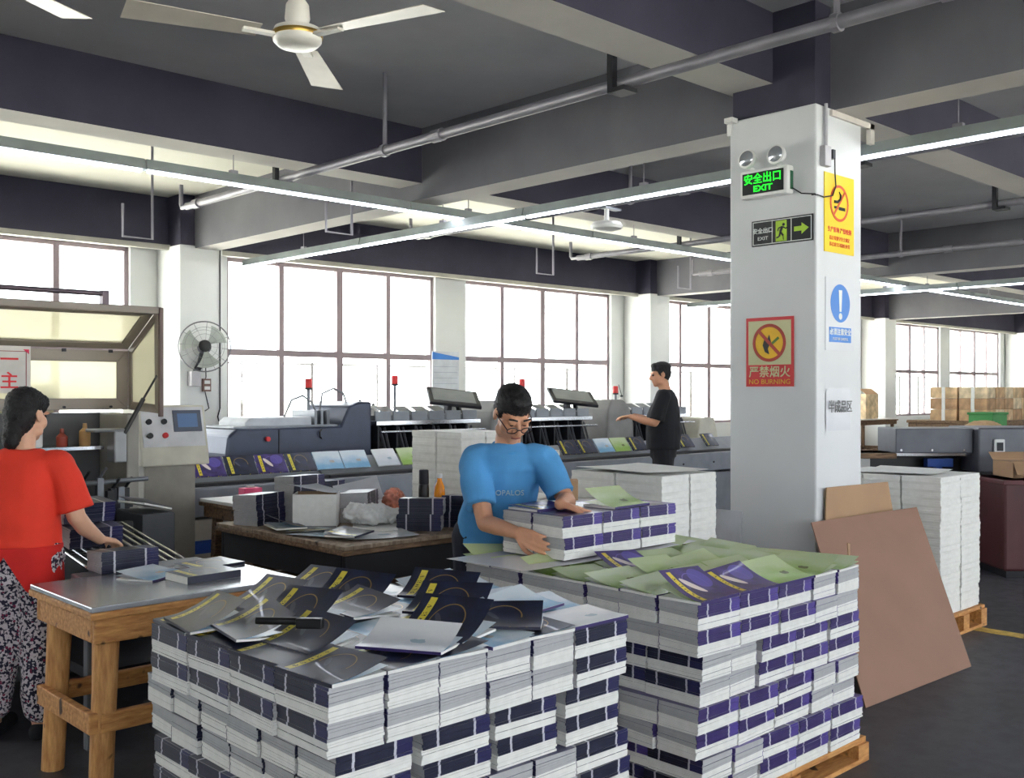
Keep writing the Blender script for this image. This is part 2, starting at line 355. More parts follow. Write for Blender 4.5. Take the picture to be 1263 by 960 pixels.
def pipe_run(label, x, z, r=.034):
    t = thing('sprinkler_pipe', label, 'pipe', (x, 0, z))
    MB().cyl((0, YF + .4, 0), (0, 9.1, 0), r, n=14).build('pipe', PIPE, t, True)
    for y in (1.9, 5.4, 8.9):
        part('coupling', mesh_once('coupling', lambda: MB().cyl((0, -.05, 0), (0, .05, 0), r * 1.3, n=14), PIPE), t, (0, y, 0))
    for y in (-1.2, 2.45, 6.0):
        part('drop_rod', mesh_once('drop_rod', lambda: MB().cyl((0, 0, 0), (0, 0, HC - z), .016, n=8).cyl((0, -.02, 0), (0, .02, 0), r * 1.35, n=12), PIPE), t, (0, y, 0))
    for y in (3.8, 7.42):
        part('bracket', mesh_once('bracket', lambda: MB().box(-.02, -.02, -.06, .02, .02, .42).box(-.02, -.1, -.06, .1, .02, -.035), DARKM), t, (-.05, y, 0))
    # end stub that turns down and back towards the window bay
    MB().tube([(0, 9.05, 0), (0, 9.2, 0), (0, 9.22, .03), (0, 9.22, .22)], r * .6, 8).build('sprinkler_stub', PIPE, t, True)
    return t
pipe_run('grey sprinkler pipe crossing below the beams near the ceiling fan', 4.45, 3.34)
pipe_run('grey sprinkler pipe behind the round white ceiling device', 7.2, 3.34)
pipe_run('slim grey sprinkler pipe farther beyond the signed column', 9.85, 3.34)
pipe_run('sprinkler pipe just before the second girder', 12.5, 3.34)
# small suspended cable-hook frames near the wall
for i, (x, y, z) in enumerate(((3.9, 9.25, 3.02), (5.2, 7.9, 3.05), (8.6, 8.6, 3.0), (11.2, 8.5, 3.0), (13.2, 8.6, 3.0))):
    t = tag(MB().tube([(0, 0, .3), (0, 0, 0), (.28, 0, .0), (.28, 0, HC - z)], .013, 6).build('hanger_hook', PIPE, None, loc=(x, y, z)), 'thin bent rod hanger under the ceiling of the window bay', 'hanger', 'rod hangers of the window bay')
FANW = M('fan_white', (226, 222, 214), .35, var=.03); FANB = M('fan_blade_paint', (206, 198, 186), .4, var=.08)
def ceiling_fan(label, x, y, z, ang):
    t = thing('ceiling_fan', label, 'fan', (x, y, z))
    MB().cyl((0, 0, .1), (0, 0, HC - z - .06), .013).lathe([(.06, 0), (.06, .05), (.02, .07)], (0, 0, HC - z - .07), 16).build('down_rod', FANW, t, True)
    MB().lathe([(.045, 0), (.055, .03), (.05, .09), (.03, .12)], (0, 0, .06), 20).build('motor_cup', FANW, t, True)
    MB().lathe([(.04, -.035), (.085, -.03), (.105, -.01), (.108, .02), (.1, .045), (.055, .06)], (0, 0, 0), 28).build('motor', FANW, t, True)
    MB().lathe([(.109, -.004), (.1105, .003), (.1105, .009), (.109, .016)], (0, 0, 0.01), 28).build('trim_ring', M('brass', (196, 160, 84), .3, .8), t, True)
    for k in range(3):
        def fn(u, v):
            x_ = .17 + u * .55; wd = .11 + .05 * u; y_ = (v - .5) * wd
            return (x_, y_, .012 + .16 * y_ * .9 - .01 * u)
        b = part('blade', mesh_once('fan_blade', lambda: MB().sheet(fn, 6, 3, .003), FANB), t, None, (0, 0, R(ang + 120 * k)))
        part('blade_iron', mesh_once('blade_iron', lambda: MB().box(.08, -.02, .0, .24, .02, .012), FANW), b)
    return t
ceiling_fan('white ceiling fan with gold trim ring between the first beams, all blades in view', 2.42, 3.9, 3.14, 46.4)
ceiling_fan('white ceiling fan whose single blade reaches into view beside the other fan', .98, 4.0, 3.14, 26)
t = thing('smoke_detector', 'round white disc device hanging below the strip light', 'detector', (6.05, 5.28, 2.9))
MB().lathe([(.05, -.05), (.115, -.035), (.125, -.01), (.11, .015), (.03, .03)], (0, 0, 0), 28).build('disc', WPL, t, True)
MB().cyl((0, 0, .02), (0, 0, .13), .018).build('stem', WPL, t, True)
MB().box(-.04, -.03, .12, .14, .03, .135).build('clip', GREYM, t)
# ------------------------------------------------------------------ signs and fittings on the column (faces x=5.43 and y=3.12)
CXF, CYF = 5.43, 3.12
GREENE = emitter('exit_green', (20, 235, 40), 1.1)
LIME = M('lime_print', (176, 214, 60), .5, var=.03); BLK = M('sign_black', (14, 18, 20), .35, var=.1); SRED = M('sign_red', (206, 44, 52), .4, var=.05)
YEL = M('sign_yellow', (244, 208, 20), .45, var=.03); ORG = M('sign_orange', (214, 104, 44), .5, var=.03); SBLUE = M('sign_blue', (44, 122, 208), .4, var=.05); OLIV = M('sign_cream', (206, 204, 158), .5, var=.04)
# on x-face: screen right = -Y.  local frame: right=(0,-1,0), up=z, normal=-X
def yface(y, z): return (CXF, y, z)
RX, RY = (0, -1, 0), (1, 0, 0)
t = thing('emergency_light', 'lit green emergency exit sign with twin round lamps on the white column', 'exit sign', (CXF - .045, 3.43, 2.86))
MB().box(-.03, -.165, -.085, .045, .165, .085).build('housing', WPL, t, bevel=.012)
MB().box(-.034, -.14, -.065, -.029, .145, .065).build('face', BLK, t, bevel=.004)
text('安全出口', .066, GREENE, t, (-.036, .002, .022), RX, (0, 0, 1), bold=.0006)
text('EXIT', .05, GREENE, t, (-.036, .0, -.036), RX, (0, 0, 1), bold=.001, xs=1.3)
MB().box(.0, -.168, -.06, .03, -.164, .05).build('side_panel', M('dark_green', (24, 96, 60), .4), t)
for s_, zz in ((.1, .15), (-.1, .145)):
    l = MB().lathe([(.02, .05), (.045, .03), (.058, 0), (.06, -.015), (.052, -.02)], (0, 0, 0), 20, axis=(1, 0, -.15)).build('lamp_head', WPL, t, True, loc=(-.04, s_, zz))
    MB().lathe([(.05, .0), (.04, -.012), (.012, -.02)], (0, 0, 0), 20, axis=(1, 0, -.15)).build('lens', M('lamp_lens', (196, 200, 206), .12, .6), l, True, loc=(-.018, 0, .003))
    MB().tube([(-.01, s_ * 1.0, zz - .05), (0, s_ * .9, .09), (0, s_ * .9, .08)], .012, 8).build('lamp_neck', WPL, t, True)
MB().tube([(.02, -.166, -.05), (.034, -.22, -.09), (.04, -.31, -.105)], .004, 6).build('cable', DARKM, t)
t = thing('exit_arrow_sign', 'black exit sign with running figure and green arrow', 'sign', (CXF - .004, 3.345, 2.565))
MB().box(-.004, -.208, -.078, .003, .208, .078).build('plate', BLK, t)
m = MB(); 
for y0, y1, z0, z1 in ((-.2, .2, .066, .071), (-.2, .2, -.071, -.066), (.195, .2, -.07, .07), (-.2, -.195, -.07, .07), (-.067, -.063, -.07, .07), (.063, .067, -.07, .07)): m.box(-.0055, y0, z0, -.004, y1, z1)
m.build('white_border', M('print_white', (222, 226, 222), .5, var=.02), t)
text('安全出口', .036, MATS['print_white'], t, (-.005, .13, .012), RX, (0, 0, 1), bold=.0008)
text('EXIT', .03, MATS['print_white'], t, (-.005, .13, -.034), RX, (0, 0, 1), xs=1.2)
MB().box(-.0055, -.035, -.062, -.004, .04, .062).build('doorway', LIME, t)
m = MB()
F = lambda y, z: (-.0058, y, z)
m.lathe([(.0001, 0), (.009, 0), (.009, .001), (.0001, .001)], F(-.014, .036), 12, axis=(-1, 0, 0))
for a, b, r in (((-.006, .026), (.008, -.006), .016), ((.008, -.006), (-.012, -.03), .011), ((-.012, -.03), (-.014, -.056), .009), ((.008, -.006), (.016, -.034), .011), ((.016, -.034), (.036, -.04), .009), ((-.008, .024), (-.03, .01), .007), ((-.03, .01), (-.04, .02), .006), ((-.004, .024), (.02, .018), .007), ((.02, .018), (.026, .0), .006)):
    m.beam(F(*a), F(*b), .0012, r, up=(0, 0, 1))
m.build('running_figure', BLK, t)
m = MB().prism([(-.0055, .17 - .345 + .06, .012)], (0, 0, 0)) if False else MB()
m.prism([F(-.085, -.014), F(-.135, -.014), F(-.135, -.034), F(-.182, .0), F(-.135, .034), F(-.135, .014), F(-.085, .014)], (-.001, 0, 0))
m.build('arrow', LIME, t)
t = thing('no_burning_sign', 'red framed sign with flame in prohibition ring on the white column', 'sign', (CXF - .003, 3.43, 1.84))
MB().box(-.003, -.165, -.21, .002, .165, .21).build('plate', SRED, t)
MB().box(-.0045, -.148, -.078, -.003, .148, .19).build('panel', OLIV, t)
def ring(c, r0, r1, ax, n=32, d=.001): 
    return MB().lathe([(r0, 0), (r1, 0), (r1, d), (r0, d), (r0, 0)], c, n, axis=ax)
MB().lathe([(.0001, 0), (.098, 0), (.098, .001), (.0001, .001)], (-.0046, 0, .055), 32, axis=(-1, 0, 0)).build('disc', M('amber_print', (240, 190, 40), .5), t)
m = MB().prism([(-.006, .045, .04), (-.006, .03, .09), (-.006, .02, .06), (-.006, 0, .105), (-.006, -.012, .06), (-.006, .01, .02), (-.006, .0, -.015), (-.006, .03, .0)], (-.001, 0, 0))
m.beam((-.0065, -.02, .05), (-.0065, -.065, .085), .001, .016, mi=1)
m.build('flame_symbol', [BLK, M('match_green', (80, 120, 40), .5)], t)
rr = MB().lathe([(.096, 0), (.115, 0), (.115, .0015), (.096, .0015)], (-.0065, 0, .055), 36, axis=(-1, 0, 0))
rr.f = [f for f in rr.f if len(f) == 4]; rr.mi = rr.mi[:len(rr.f)]
rr.beam((-.0078, .073, .128), (-.0078, -.073, -.018), .0015, .02); rr.build('prohibition_ring', M('ring_maroon', (170, 56, 40), .45), t)
text('严禁烟火', .072, MATS['sign_cream'], t, (-.0045, 0, -.125), RX, (0, 0, 1), bold=.0008)
text('NO BURNING', .042, M('print_gold', (226, 176, 60), .5), t, (-.0045, 0, -.182), RX, (0, 0, 1), xs=1.1)
# y-face of the column: right=+X, normal=-Y
t = thing('no_smoking_sign', 'yellow no smoking poster with red text on the column', 'sign', (5.685, CYF - .003, 2.665))
MB().box(-.17, -.003, -.235, .18, .002, .235).build('sheet', YEL, t)
rr = MB().lathe([(.094, 0), (.11, 0), (.11, .0015), (.094, .0015)], (0, -.004, .065), 36, axis=(0, -1, 0)); rr.f = [f for f in rr.f if len(f) == 4]; rr.mi = rr.mi[:len(rr.f)]
rr.beam((.066, -.0052, .14), (-.066, -.0052, -.01), .014, .0015, up=(0, 1, 0)); rr.build('prohibition_ring', M('print_red_orange', (222, 84, 40), .5), t)
m = MB().tube([(-.06, -.004, .07), (-.02, -.004, .072), (.01, -.004, .09), (.015, -.004, .115), (-.002, -.004, .135)], [.009, .009, .008, .006, .003], 6); m.box(-.005, -.0045, .025, .07, -.0035, .045).box(-.06, -.0045, .03, -.012, -.0035, .045); m.build('cigarette_symbol', DARKM, t)
text('生产重地 严禁吸烟', .034, MATS['print_red_orange'], t, (.005, -.004, -.1), RY, (0, 0, 1), bold=.0006)
text('请自觉遵守安全规定', .027, MATS['print_red_orange'], t, (.005, -.004, -.15), RY, (0, 0, 1)); text('违者按公司制度处罚', .027, MATS['print_red_orange'], t, (.005, -.004, -.188), RY, (0, 0, 1))
t = thing('mandatory_sign', 'round blue exclamation mark sign with blue caption on white sheet', 'sign', (5.7, CYF - .002, 2.08))
MB().box(-.17, -.002, -.235, .17, .001, .2).build('sheet', M('sign_white', (212, 214, 218), .4, var=.03), t)
MB().lathe([(.0001, 0), (.115, 0), (.115, .001), (.0001, .001)], (0, -.003, .05), 36, axis=(0, -1, 0)).build('blue_disc', SBLUE, t)
m = MB().prism([(-.02, -.0042, .13), (.02, -.0042, .13), (.011, -.0042, .0), (-.011, -.0042, .0)], (0, -.001, 0)).lathe([(.0001, 0), (.02, 0), (.02, .001), (.0001, .001)], (0, -.0042, -.028), 16, axis=(0, -1, 0)); m.build('exclamation_mark', MATS['print_white'], t)
MB().box(-.13, -.004, -.185, .13, -.002, -.095).build('caption_panel', SBLUE, t)
text('必须注意安全', .042, MATS['print_white'], t, (0, -.0045, -.125), RY, (0, 0, 1), bold=.0008); text('MUST BE CAREFUL', .022, MATS['print_white'], t, (0, -.0045, -.165), RY, (0, 0, 1))
t = thing('area_notice', 'white paper notice with black characters taped to the column', 'sign', (5.66, CYF - .002, 1.49))
def fn(u, v): return (-.13 + .29 * u, -.004 - .006 * math.sin(u * 6) * v - .012 * max(0, v - .8), -.125 + .25 * v)
MB().sheet(fn, 8, 6, .0008).build('sheet', M('sign_paper', (208, 210, 216), .3, var=.03), t, True)
text('半成品区', .078, BLK, t, (.018, -.018, .015), RY, (0, 0, 1), bold=.0006, xs=.9)
t = thing('junction_box', 'grey conduit and switch box on the upper column', 'junction box', (5.5, CYF, 2.985))
MB().box(-.03, -.035, -.06, .045, 0, .06).build('box', M('pale_grey_plastic', (186, 184, 190), .5), t, bevel=.005)
MB().cyl((.01, -.018, .06), (.01, -.018, .31), .011).build('conduit', MATS['pale_grey_plastic'], t, True)
MB().box(.07, -.03, -.005, .1, 0, .05).build('plug', DARKM, t)
MB().tube([(.09, -.03, .0), (.11, -.02, -.08), (.13, -.015, -.16), (.09, -.016, -.22), (0, -.01, -.24), (-.065, -.008, -.235), (-.07, .03, -.23)], .004, 6).build('cable', DARKM, t)
t = tag(MB().box(5.58, CYF - .02, 3.24, 6.1, CYF - .002, 3.275).box(6.05, CYF - .02, 3.15, 6.1, CYF + .01, 3.275).build('conduit_trunking', M('trunking', (214, 208, 200), .5)), 'white cable trunking along the top of the column', 'conduit')
tag(MB().box(5.37, 3.66, 3.27, 5.43, 3.72, 3.3).box(5.415, 3.7, 3.2, 5.43, 3.73, 3.27).build('corner_bracket', WPL), 'small white bracket at the upper column corner', 'bracket')
# wall notice and wall fan on the window piers
t = thing('wall_notice', 'white wall chart with blue heading on the pier between windows', 'notice', (9.95, YB - .012, 1.75))
MB().box(-.26, 0, -.65, .26, .01, .45).build('board', M('notice_board', (206, 210, 216), .5), t)
MB().prism([(-.26, -.003, .33), (.26, -.003, .33), (.26, -.003, .37), (-.26, -.003, .44)], (0, .003, 0)).build('blue_heading', SBLUE, t)
m = MB()
for i in range(9): m.box(-.23, -.003, .22 - i * .085, .23, 0, .225 - i * .085)
m.build('ruled_lines', M('line_grey', (150, 160, 176), .5), t)
t = thing('wall_fan', 'wall mounted fan with wire cage on the white window column', 'fan', (5.62, 11.05, 2.12))
ax = Vector((-.45, -1, .05)).normalized(); 
m = MB()
def ringpts(r, off, n=40):
    q = Vector((0, 0, 1)).rotation_difference(ax); return [q @ Vector((r * math.cos(2 * math.pi * k / n), r * math.sin(2 * math.pi * k / n), off)) for k in range(n)]
for r, off, th in ((.29, .0, .008), (.22, .06, .002), (.14, .075, .002), (.2, -.06, .002)): m.tube(ringpts(r, off), th, 5, True)
a, b, c_, d_ = ringpts(.29, 0, 36), ringpts(.2, .065, 36), ringpts(.06, .085, 36), ringpts(.2, -.065, 36)
for k in range(0, 36, 3): m.tube([c_[k], b[k], a[k], d_[k]], .0015, 4)
m.build('cage', M('cage_wire', (120, 120, 124), .4, .4), t)
MB().lathe([(.0001, .09), (.05, .088), (.07, .08), (.07, .06), (.0001, .055)], (0, 0, 0), 24, axis=ax).build('badge', BLACK, t, True)
q = Vector((0, 0, 1)).rotation_difference(ax)
for k in range(3):
    def fn(u, v): 
        an = 2.1 * k + (v - .5) * (.6 + .5 * u) + .3; r = .05 + .2 * u
        return q @ Vector((r * math.cos(an), r * math.sin(an), .02 + .03 * (v - .5)))
    MB().sheet(fn, 5, 5, .002).build('blade', M('fan_blade_clear', (170, 176, 168), .3), t, True)
MB().lathe([(.04, -.2), (.075, -.17), (.08, -.06), (.05, -.03)], (0, 0, 0), 18, axis=ax).build('motor', M('motor_grey', (100, 100, 110), .5), t, True)
MB().tube([ax * -.12, ax * -.14 + Vector((-.03, .02, -.18)), (-.02, .18, -.3)], .04, 10).build('arm', DARKM, t, True)
MB().box(-.1, .12, -.46, .02, .235, -.28).build('wall_plate', M('pale_grey_plastic'), t, bevel=.01)
MB().tube([(.06, .1, -.1), (.12, .2, -.35), (.1, .22, -.45), (.14, .225, -.6), (.17, .225, -.72), (.12, .226, -.75)], .006, 6).build('cord', DARKM, t)
tag(MB().box(5.7, 11.24, 1.6, 5.8, 11.28, 1.75).box(5.715, 11.235, 1.62, 5.785, 11.24, 1.66, 1).box(5.715, 11.235, 1.69, 5.785, 11.24, 1.73, 1).build('wall_socket', [M('socket_brown', (120, 90, 80), .5), WPL]), 'double wall socket below the wall fan', 'socket')
tag(MB().tube([(5.93, 11.27, 3.3), (5.93, 11.27, 1.4), (5.9, 11.27, 1.3), (5.93, 11.27, 1.2), (5.93, 11.27, .1)], .008, 6).build('wall_cable', DARKM), 'dark cable running down the white window column', 'cable')
# ------------------------------------------------------------------ people
class Blob(MB):
    def ell(s, c, r, rot=None, n=14):
        c = Vector(c); m = rot if rot is not None else Matrix.Identity(3)
        vs = [c + m @ Vector((0, 0, -r[2]))]; rows = n // 2
        for i in range(1, rows):
            a = -math.pi / 2 + math.pi * i / rows
            for k in range(n):
                b = 2 * math.pi * k / n; vs.append(c + m @ Vector((r[0] * math.cos(a) * math.cos(b), r[1] * math.cos(a) * math.sin(b), r[2] * math.sin(a))))
        vs.append(c + m @ Vector((0, 0, r[2]))); T = len(vs) - 1
        fs = [(0, 1 + (k + 1) % n, 1 + k) for k in range(n)]
        for i in range(rows - 2):
            for k in range(n): a = 1 + i * n; fs.append((a + k, a + (k + 1) % n, a + n + (k + 1) % n, a + n + k))
        a = 1 + (rows - 2) * n; fs += [(a + k, a + (k + 1) % n, T) for k in range(n)]
        return s.add(vs, fs)
    def chain(s, pts, n=12):
        """pts: (point, radius) list, tapered limb through the joints"""
        for (p, r) in pts: s.ell(p, (r, r, r), n=n)
        for (p, r), (q, r2) in zip(pts, pts[1:]):
            if (Vector(q) - Vector(p)).length > 1e-4: s.cyl(p, q, r, r2, n=n)
        return s
    def sleeve(s, pts, n=16):
        """like chain, but the last ring stays a flat open-looking hem"""
        for (p, r) in pts[:-1]: s.ell(p, (r, r, r), n=n)
        for (p, r), (q, r2) in zip(pts, pts[1:]): s.cyl(p, q, r, r2, n=n)
        return s
    def loft(s, secs, n=20):
        """secs: (centre, right vec*rx, front vec*ry)"""
        vs = []
        for c, a, b in secs:
            c, a, b = Vector(c), Vector(a), Vector(b)
            for k in range(n):
                t = 2 * math.pi * k / n; ct, st = math.cos(t), math.sin(t)
                sq = lambda v: math.copysign(abs(v) ** .85, v)
                vs.append(c + a * sq(ct) + b * sq(st))
        N = len(secs); fs = [(i * n + k, i * n + (k + 1) % n, (i + 1) * n + (k + 1) % n, (i + 1) * n + k) for i in range(N - 1) for k in range(n)]
        fs += [tuple(range(n - 1, -1, -1)), tuple(range((N - 1) * n, N * n))]
        return s.add(vs, fs)
    def skin(s, name, mat, parent, vox, smooth=4, ripple=0.0, rscale=9.0):
        me = s.mesh(name, mat); o = bpy.data.objects.new(name, me); COL.objects.link(o)
        r = o.modifiers.new('r', 'REMESH'); r.mode = 'VOXEL'; r.voxel_size = vox; r.use_smooth_shade = True
        if smooth: q = o.modifiers.new('s', 'SMOOTH'); q.factor = .5; q.iterations = smooth
        bpy.context.view_layer.update()
        m2 = bpy.data.meshes.new_from_object(o.evaluated_get(bpy.context.evaluated_depsgraph_get())); m2.name = name
        m2.materials.clear(); m2.materials.append(mat)
        o.modifiers.clear(); o.data = m2; bpy.data.meshes.remove(me)
        if ripple:
            N = len(m2.vertices); co = np.empty(N * 3); nm = np.empty(N * 3); m2.vertices.foreach_get('co', co); m2.vertices.foreach_get('normal', nm)
            co = co.reshape(-1, 3); nm = nm.reshape(-1, 3)
            q = co * rscale
            d = np.sin(q[:, 0] * 2.1 + 1.7 * np.sin(q[:, 2] * 1.3 + q[:, 1])) * np.sin(q[:, 2] * .9 + 2.2 * np.sin(q[:, 0] * .8 + q[:, 1] * 1.4)) + .5 * np.sin(q[:, 2] * 3.1 + 2 * np.sin(q[:, 1] * 2.2 + q[:, 0]))
            co += nm * (d * ripple)[:, None]; m2.vertices.foreach_set('co', co.ravel()); m2.update()
        m2.polygons.foreach_set('use_smooth', [True] * len(m2.polygons))
        o.parent = parent; o.matrix_parent_inverse = Matrix.Translation(-parent.location); return o
def frame(f, up=(0, 0, 1)):
    f = Vector(f).normalized(); r = f.cross(Vector(up)).normalized(); u = r.cross(f); return r, f, u
def hand(bl, wrist, d, n, flip=1, curl=.35, k=1.0):
    d = Vector(d).normalized(); n = Vector(n); n = (n - d * n.dot(d)).normalized(); t = d.cross(n) * flip; w = Vector(wrist)
    for i in range(4):
        off = t * (1.5 - i) * .0215 * k; base = w + d * (.092, .096, .09, .08)[i] * k + off + n * .004
        bl.chain([(w + off * .55 + d * .01, .0165 * k), (base, .0125 * k)], 8)
        p = base; dd = d.copy(); L = (.072, .08, .075, .058)[i] * k; pts = [(p, .0102 * k)]
        for j, fr in enumerate((.45, .31, .24)):
            a = curl * (.6 + .25 * j) + .05 * i; dd = (dd * math.cos(a) + (n - dd * n.dot(dd)).normalized() * math.sin(a)).normalized()
            p = p + dd * L * fr; pts.append((p, (.0095, .0088, .0075)[j] * k))
        bl.chain(pts, 8)
    b0 = w + d * .025 * k + t * .026 * k; dd = (d * .7 + t * .75 + n * .25).normalized(); p1 = b0 + dd * .042 * k; dd = (d * .95 + t * .25 + n * .3).normalized(); p2 = p1 + dd * .032 * k; p3 = p2 + (dd + n * .25).normalized() * .024 * k
    bl.chain([(w + d * .015, .017 * k), (b0, .0165 * k), (p1, .0125 * k), (p2, .0108 * k), (p3, .0085 * k)], 8)
def head(bl, c, f, roll=0, k=1.0, lids=False):
    r, f, u = frame(f); rot = Matrix((r, f, u)).transposed(); C = Vector(c)
    P = lambda x, y, z: C + (r * x + f * y + u * z) * k
    E_ = lambda x, y, z, a, b, d: bl.ell(P(x, y, z), (a * k, b * k, d * k), rot)
    E_(0, -.012, .03, .076, .096, .086); E_(0, .03, -.045, .06, .062, .078); E_(0, .06, -.1, .03, .026, .024)
    for s in (-1, 1):
        E_(s * .036, .05, -.035, .032, .034, .038); E_(s * .03, .082, .016, .03, .014, .01); E_(s * .077, -.008, -.012, .009, .022, .032); E_(s * .05, .02, -.08, .02, .035, .025)
        E_(s * .012, .1, -.04, .012, .012, .009)
    if lids:
        for s in (-1, 1): E_(s * .031, .084, .002, .017, .012, .0105)
    bl.chain([(P(0, .088, .004), .009 * k), (P(0, .112, -.036), .0135 * k)], 10)
    E_(0, .082, -.066, .026, .013, .007); E_(0, .08, -.079, .022, .013, .008)
    return P, rot
def eyes(P, parent, k=1.0, closed=False):
    inv = Matrix.Translation(-parent.location)
    for s in (-1, 1):
        b = MB().lathe([(.0001, -.011), (.008, -.008), (.0115, 0), (.008, .008), (.0001, .011)], P(s * .031, .083, -.003), 12); o = b.build('eye', M('eye_dark', (30, 22, 20), .2), parent, True); o.matrix_parent_inverse = inv
def lid(P, parent, mat):
    inv = Matrix.Translation(-parent.location)
    m = MB()
    for s in (-1, 1): m.tube([P(s * .014, .098, .024), P(s * .03, .101, .031), P(s * .05, .088, .026)], .0045, 6)
    o = m.build('eyebrows', mat, parent, True); o.matrix_parent_inverse = inv
SKIN = M('skin', (206, 150, 118), .5, var=.06, scale=12); SKIN2 = M('skin_fair', (222, 172, 142), .5, var=.06, scale=12); HAIR = M('black_hair', (20, 18, 20), .45, var=.5, scale=60, bump=.6, bscale=220)
BLUET = M('blue_cotton', (82, 154, 212), .85, var=.07, scale=9, bump=.2, bscale=300); REDT = M('orange_red_cotton', (238, 62, 42), .85, var=.05, scale=9, bump=.2, bscale=300)
BLKT = M('black_cotton', (17, 18, 24), .8, var=.2); NAVYT = M('dark_trousers', (34, 38, 52), .85)
def short_hair(P, rot, parent, k=1.0):
    h = Blob(); h.ell(P(0, -.016, .054), (.0815 * k, .101 * k, .072 * k), rot, 18); h.ell(P(0, -.05, .01), (.075 * k, .062 * k, .085 * k), rot, 18)
    h.ell(P(0, .045, .088), (.058 * k, .042 * k, .03 * k), rot, 14)
    for s in (-1, 1): h.ell(P(s * .058, -.012, .022), (.021 * k, .052 * k, .048 * k), rot, 14)
    return h.skin('hair', HAIR, parent, .006, 2, .0022, 150)
# --- the man in blue sorting books on the green-covered pile
pm = thing('person', 'person in a blue T-shirt and glasses bending over a row of books', 'person', (3.40, 3.72, 0))
fm = Vector((-.42, -.9, 0)).normalized(); rm = Vector((fm.y, -fm.x, 0))   # rm: his right-hand side is -rm in view terms
b = Blob()
tr = Vector((.76, -.65, 0)); tf = Vector((-.65, -.76, 0))
P_, rt = head(b, (3.315, 3.475, 1.5), (-.34, -.84, -.62), k=1.04, lids=True)
b.chain([((3.325, 3.50, 1.47), .058), ((3.345, 3.545, 1.33), .062)])
b.loft([((3.40, 3.70, .86), tr * .155, tf * .105), ((3.395, 3.68, .98), tr * .15, tf * .105), ((3.37, 3.61, 1.12), tr * .155, tf * .11), ((3.345, 3.555, 1.24), tr * .165, tf * .105), ((3.335, 3.54, 1.315), tr * .15, tf * .085), ((3.335, 3.535, 1.35), tr * .08, tf * .06)])
SR, SL = (3.20, 3.625, 1.285), (3.45, 3.41, 1.29)
ER, EL = (3.14, 3.47, 1.0), (3.455, 3.255, 1.09); WR, WL = (3.095, 3.21, .985), (3.265, 3.12, 1.105)
b.chain([(SR, .05), ((3.17, 3.55, 1.14), .047), (ER, .041), ((3.125, 3.38, .995), .04), (WR, .027)]); b.chain([(SL, .05), ((3.455, 3.34, 1.19), .047), (EL, .041), ((3.39, 3.21, 1.105), .039), (WL, .027)])
hand(b, WR, (0.01, -1, -.28), (1, -.05, -.12), -1, .2); hand(b, WL, (.9, -.42, -.22), (0, 0, -1), -1, .12)
for hx, hy, kx, ky in ((3.33, 3.77, 3.31, 3.76), (3.48, 3.64, 3.49, 3.63)):
    b.chain([((hx, hy, .88), .088), ((kx, ky, .48), .06), ((kx + .01, ky + .03, .3), .055), ((kx + .02, ky + .05, .09), .036)]); b.chain([((kx + .02, ky + .05, .05), .036), ((kx - .03, ky - .1, .035), .034)])
b.skin('body', SKIN, pm, .0055, 3)
sh = Blob(); sh.loft([((3.41, 3.715, .85), tr * .19, tf * .14), ((3.40, 3.69, .96), tr * .18, tf * .132), ((3.375, 3.62, 1.1), tr * .178, tf * .133), ((3.345, 3.56, 1.23), tr * .182, tf * .125), ((3.335, 3.545, 1.31), tr * .17, tf * .104), ((3.335, 3.545, 1.352), tr * .088, tf * .07)])
sh.sleeve([((3.235, 3.60, 1.285), .07), ((3.205, 3.622, 1.278), .07), ((3.18, 3.59, 1.21), .074), ((3.147, 3.515, 1.075), .073)]); sh.sleeve([((3.42, 3.435, 1.29), .07), ((3.448, 3.412, 1.283), .07), ((3.458, 3.375, 1.23), .072), ((3.46, 3.30, 1.12), .07)])
sh.skin('shirt', BLUET, pm, .008, 4, .0055, 13)
inv = Matrix.Translation(-pm.location)
tp = Vector((3.33, 3.525, 1.338)); cr = MB().tube([tp + tr * .072 * math.cos(a) + tf * (.066 * math.sin(a) + .012) + Vector((0, 0, -.03 * math.sin(a))) for a in [2 * math.pi * i / 28 for i in range(28)]], .009, 8, True).build('collar', M('collar_blue', (70, 146, 204), .85), pm, True); cr.matrix_parent_inverse = inv
cp = Vector((3.40, 3.595, 1.125)) + tf * .152; tx = text('OPALOS', .036, M('print_pale', (170, 196, 206), .6), pm, cp - pm.location, tr, (-.1, -.12, 1), 'shirt_print', .002)
tz = Blob()
for hx, hy, kx, ky in ((3.33, 3.77, 3.31, 3.76), (3.48, 3.64, 3.49, 3.63)): tz.chain([((hx, hy, .9), .105), ((kx, ky, .48), .08), ((kx + .02, ky + .05, .1), .062)])
tz.loft([((3.40, 3.70, .8), tr * .16, tf * .115), ((3.40, 3.70, .92), tr * .165, tf * .115)]); tz.skin('trousers', NAVYT, pm, .009, 4, .003, 14)
so = Blob()
for kx, ky in ((3.33, 3.81), (3.51, 3.68)): so.chain([((kx, ky, .05), .046), ((kx - .06, ky - .15, .04), .04)])
so.skin('shoes', BLKT, pm, .008, 3)
short_hair(P_, rt, pm, 1.04); eyes(P_, pm); lid(P_, pm, HAIR)
g = MB()
for s in (-1, 1):
    pts = [P_(s * .034 + .025 * math.cos(a), .112, -.018 + .015 * math.sin(a)) for a in [2 * math.pi * i / 16 for i in range(16)]]; g.tube(pts, .0026, 6, True)
    g.tube([P_(s * .058, .108, -.014), P_(s * .078, .04, .0), P_(s * .081, -.005, .0)], .0026, 6)
g.tube([P_(-.01, .115, -.014), P_(0, .12, -.01), P_(.01, .115, -.014)], .0026, 6)
o = g.build('glasses', M('glasses_frame', (40, 20, 26), .3), pm, True); o.matrix_parent_inverse = inv
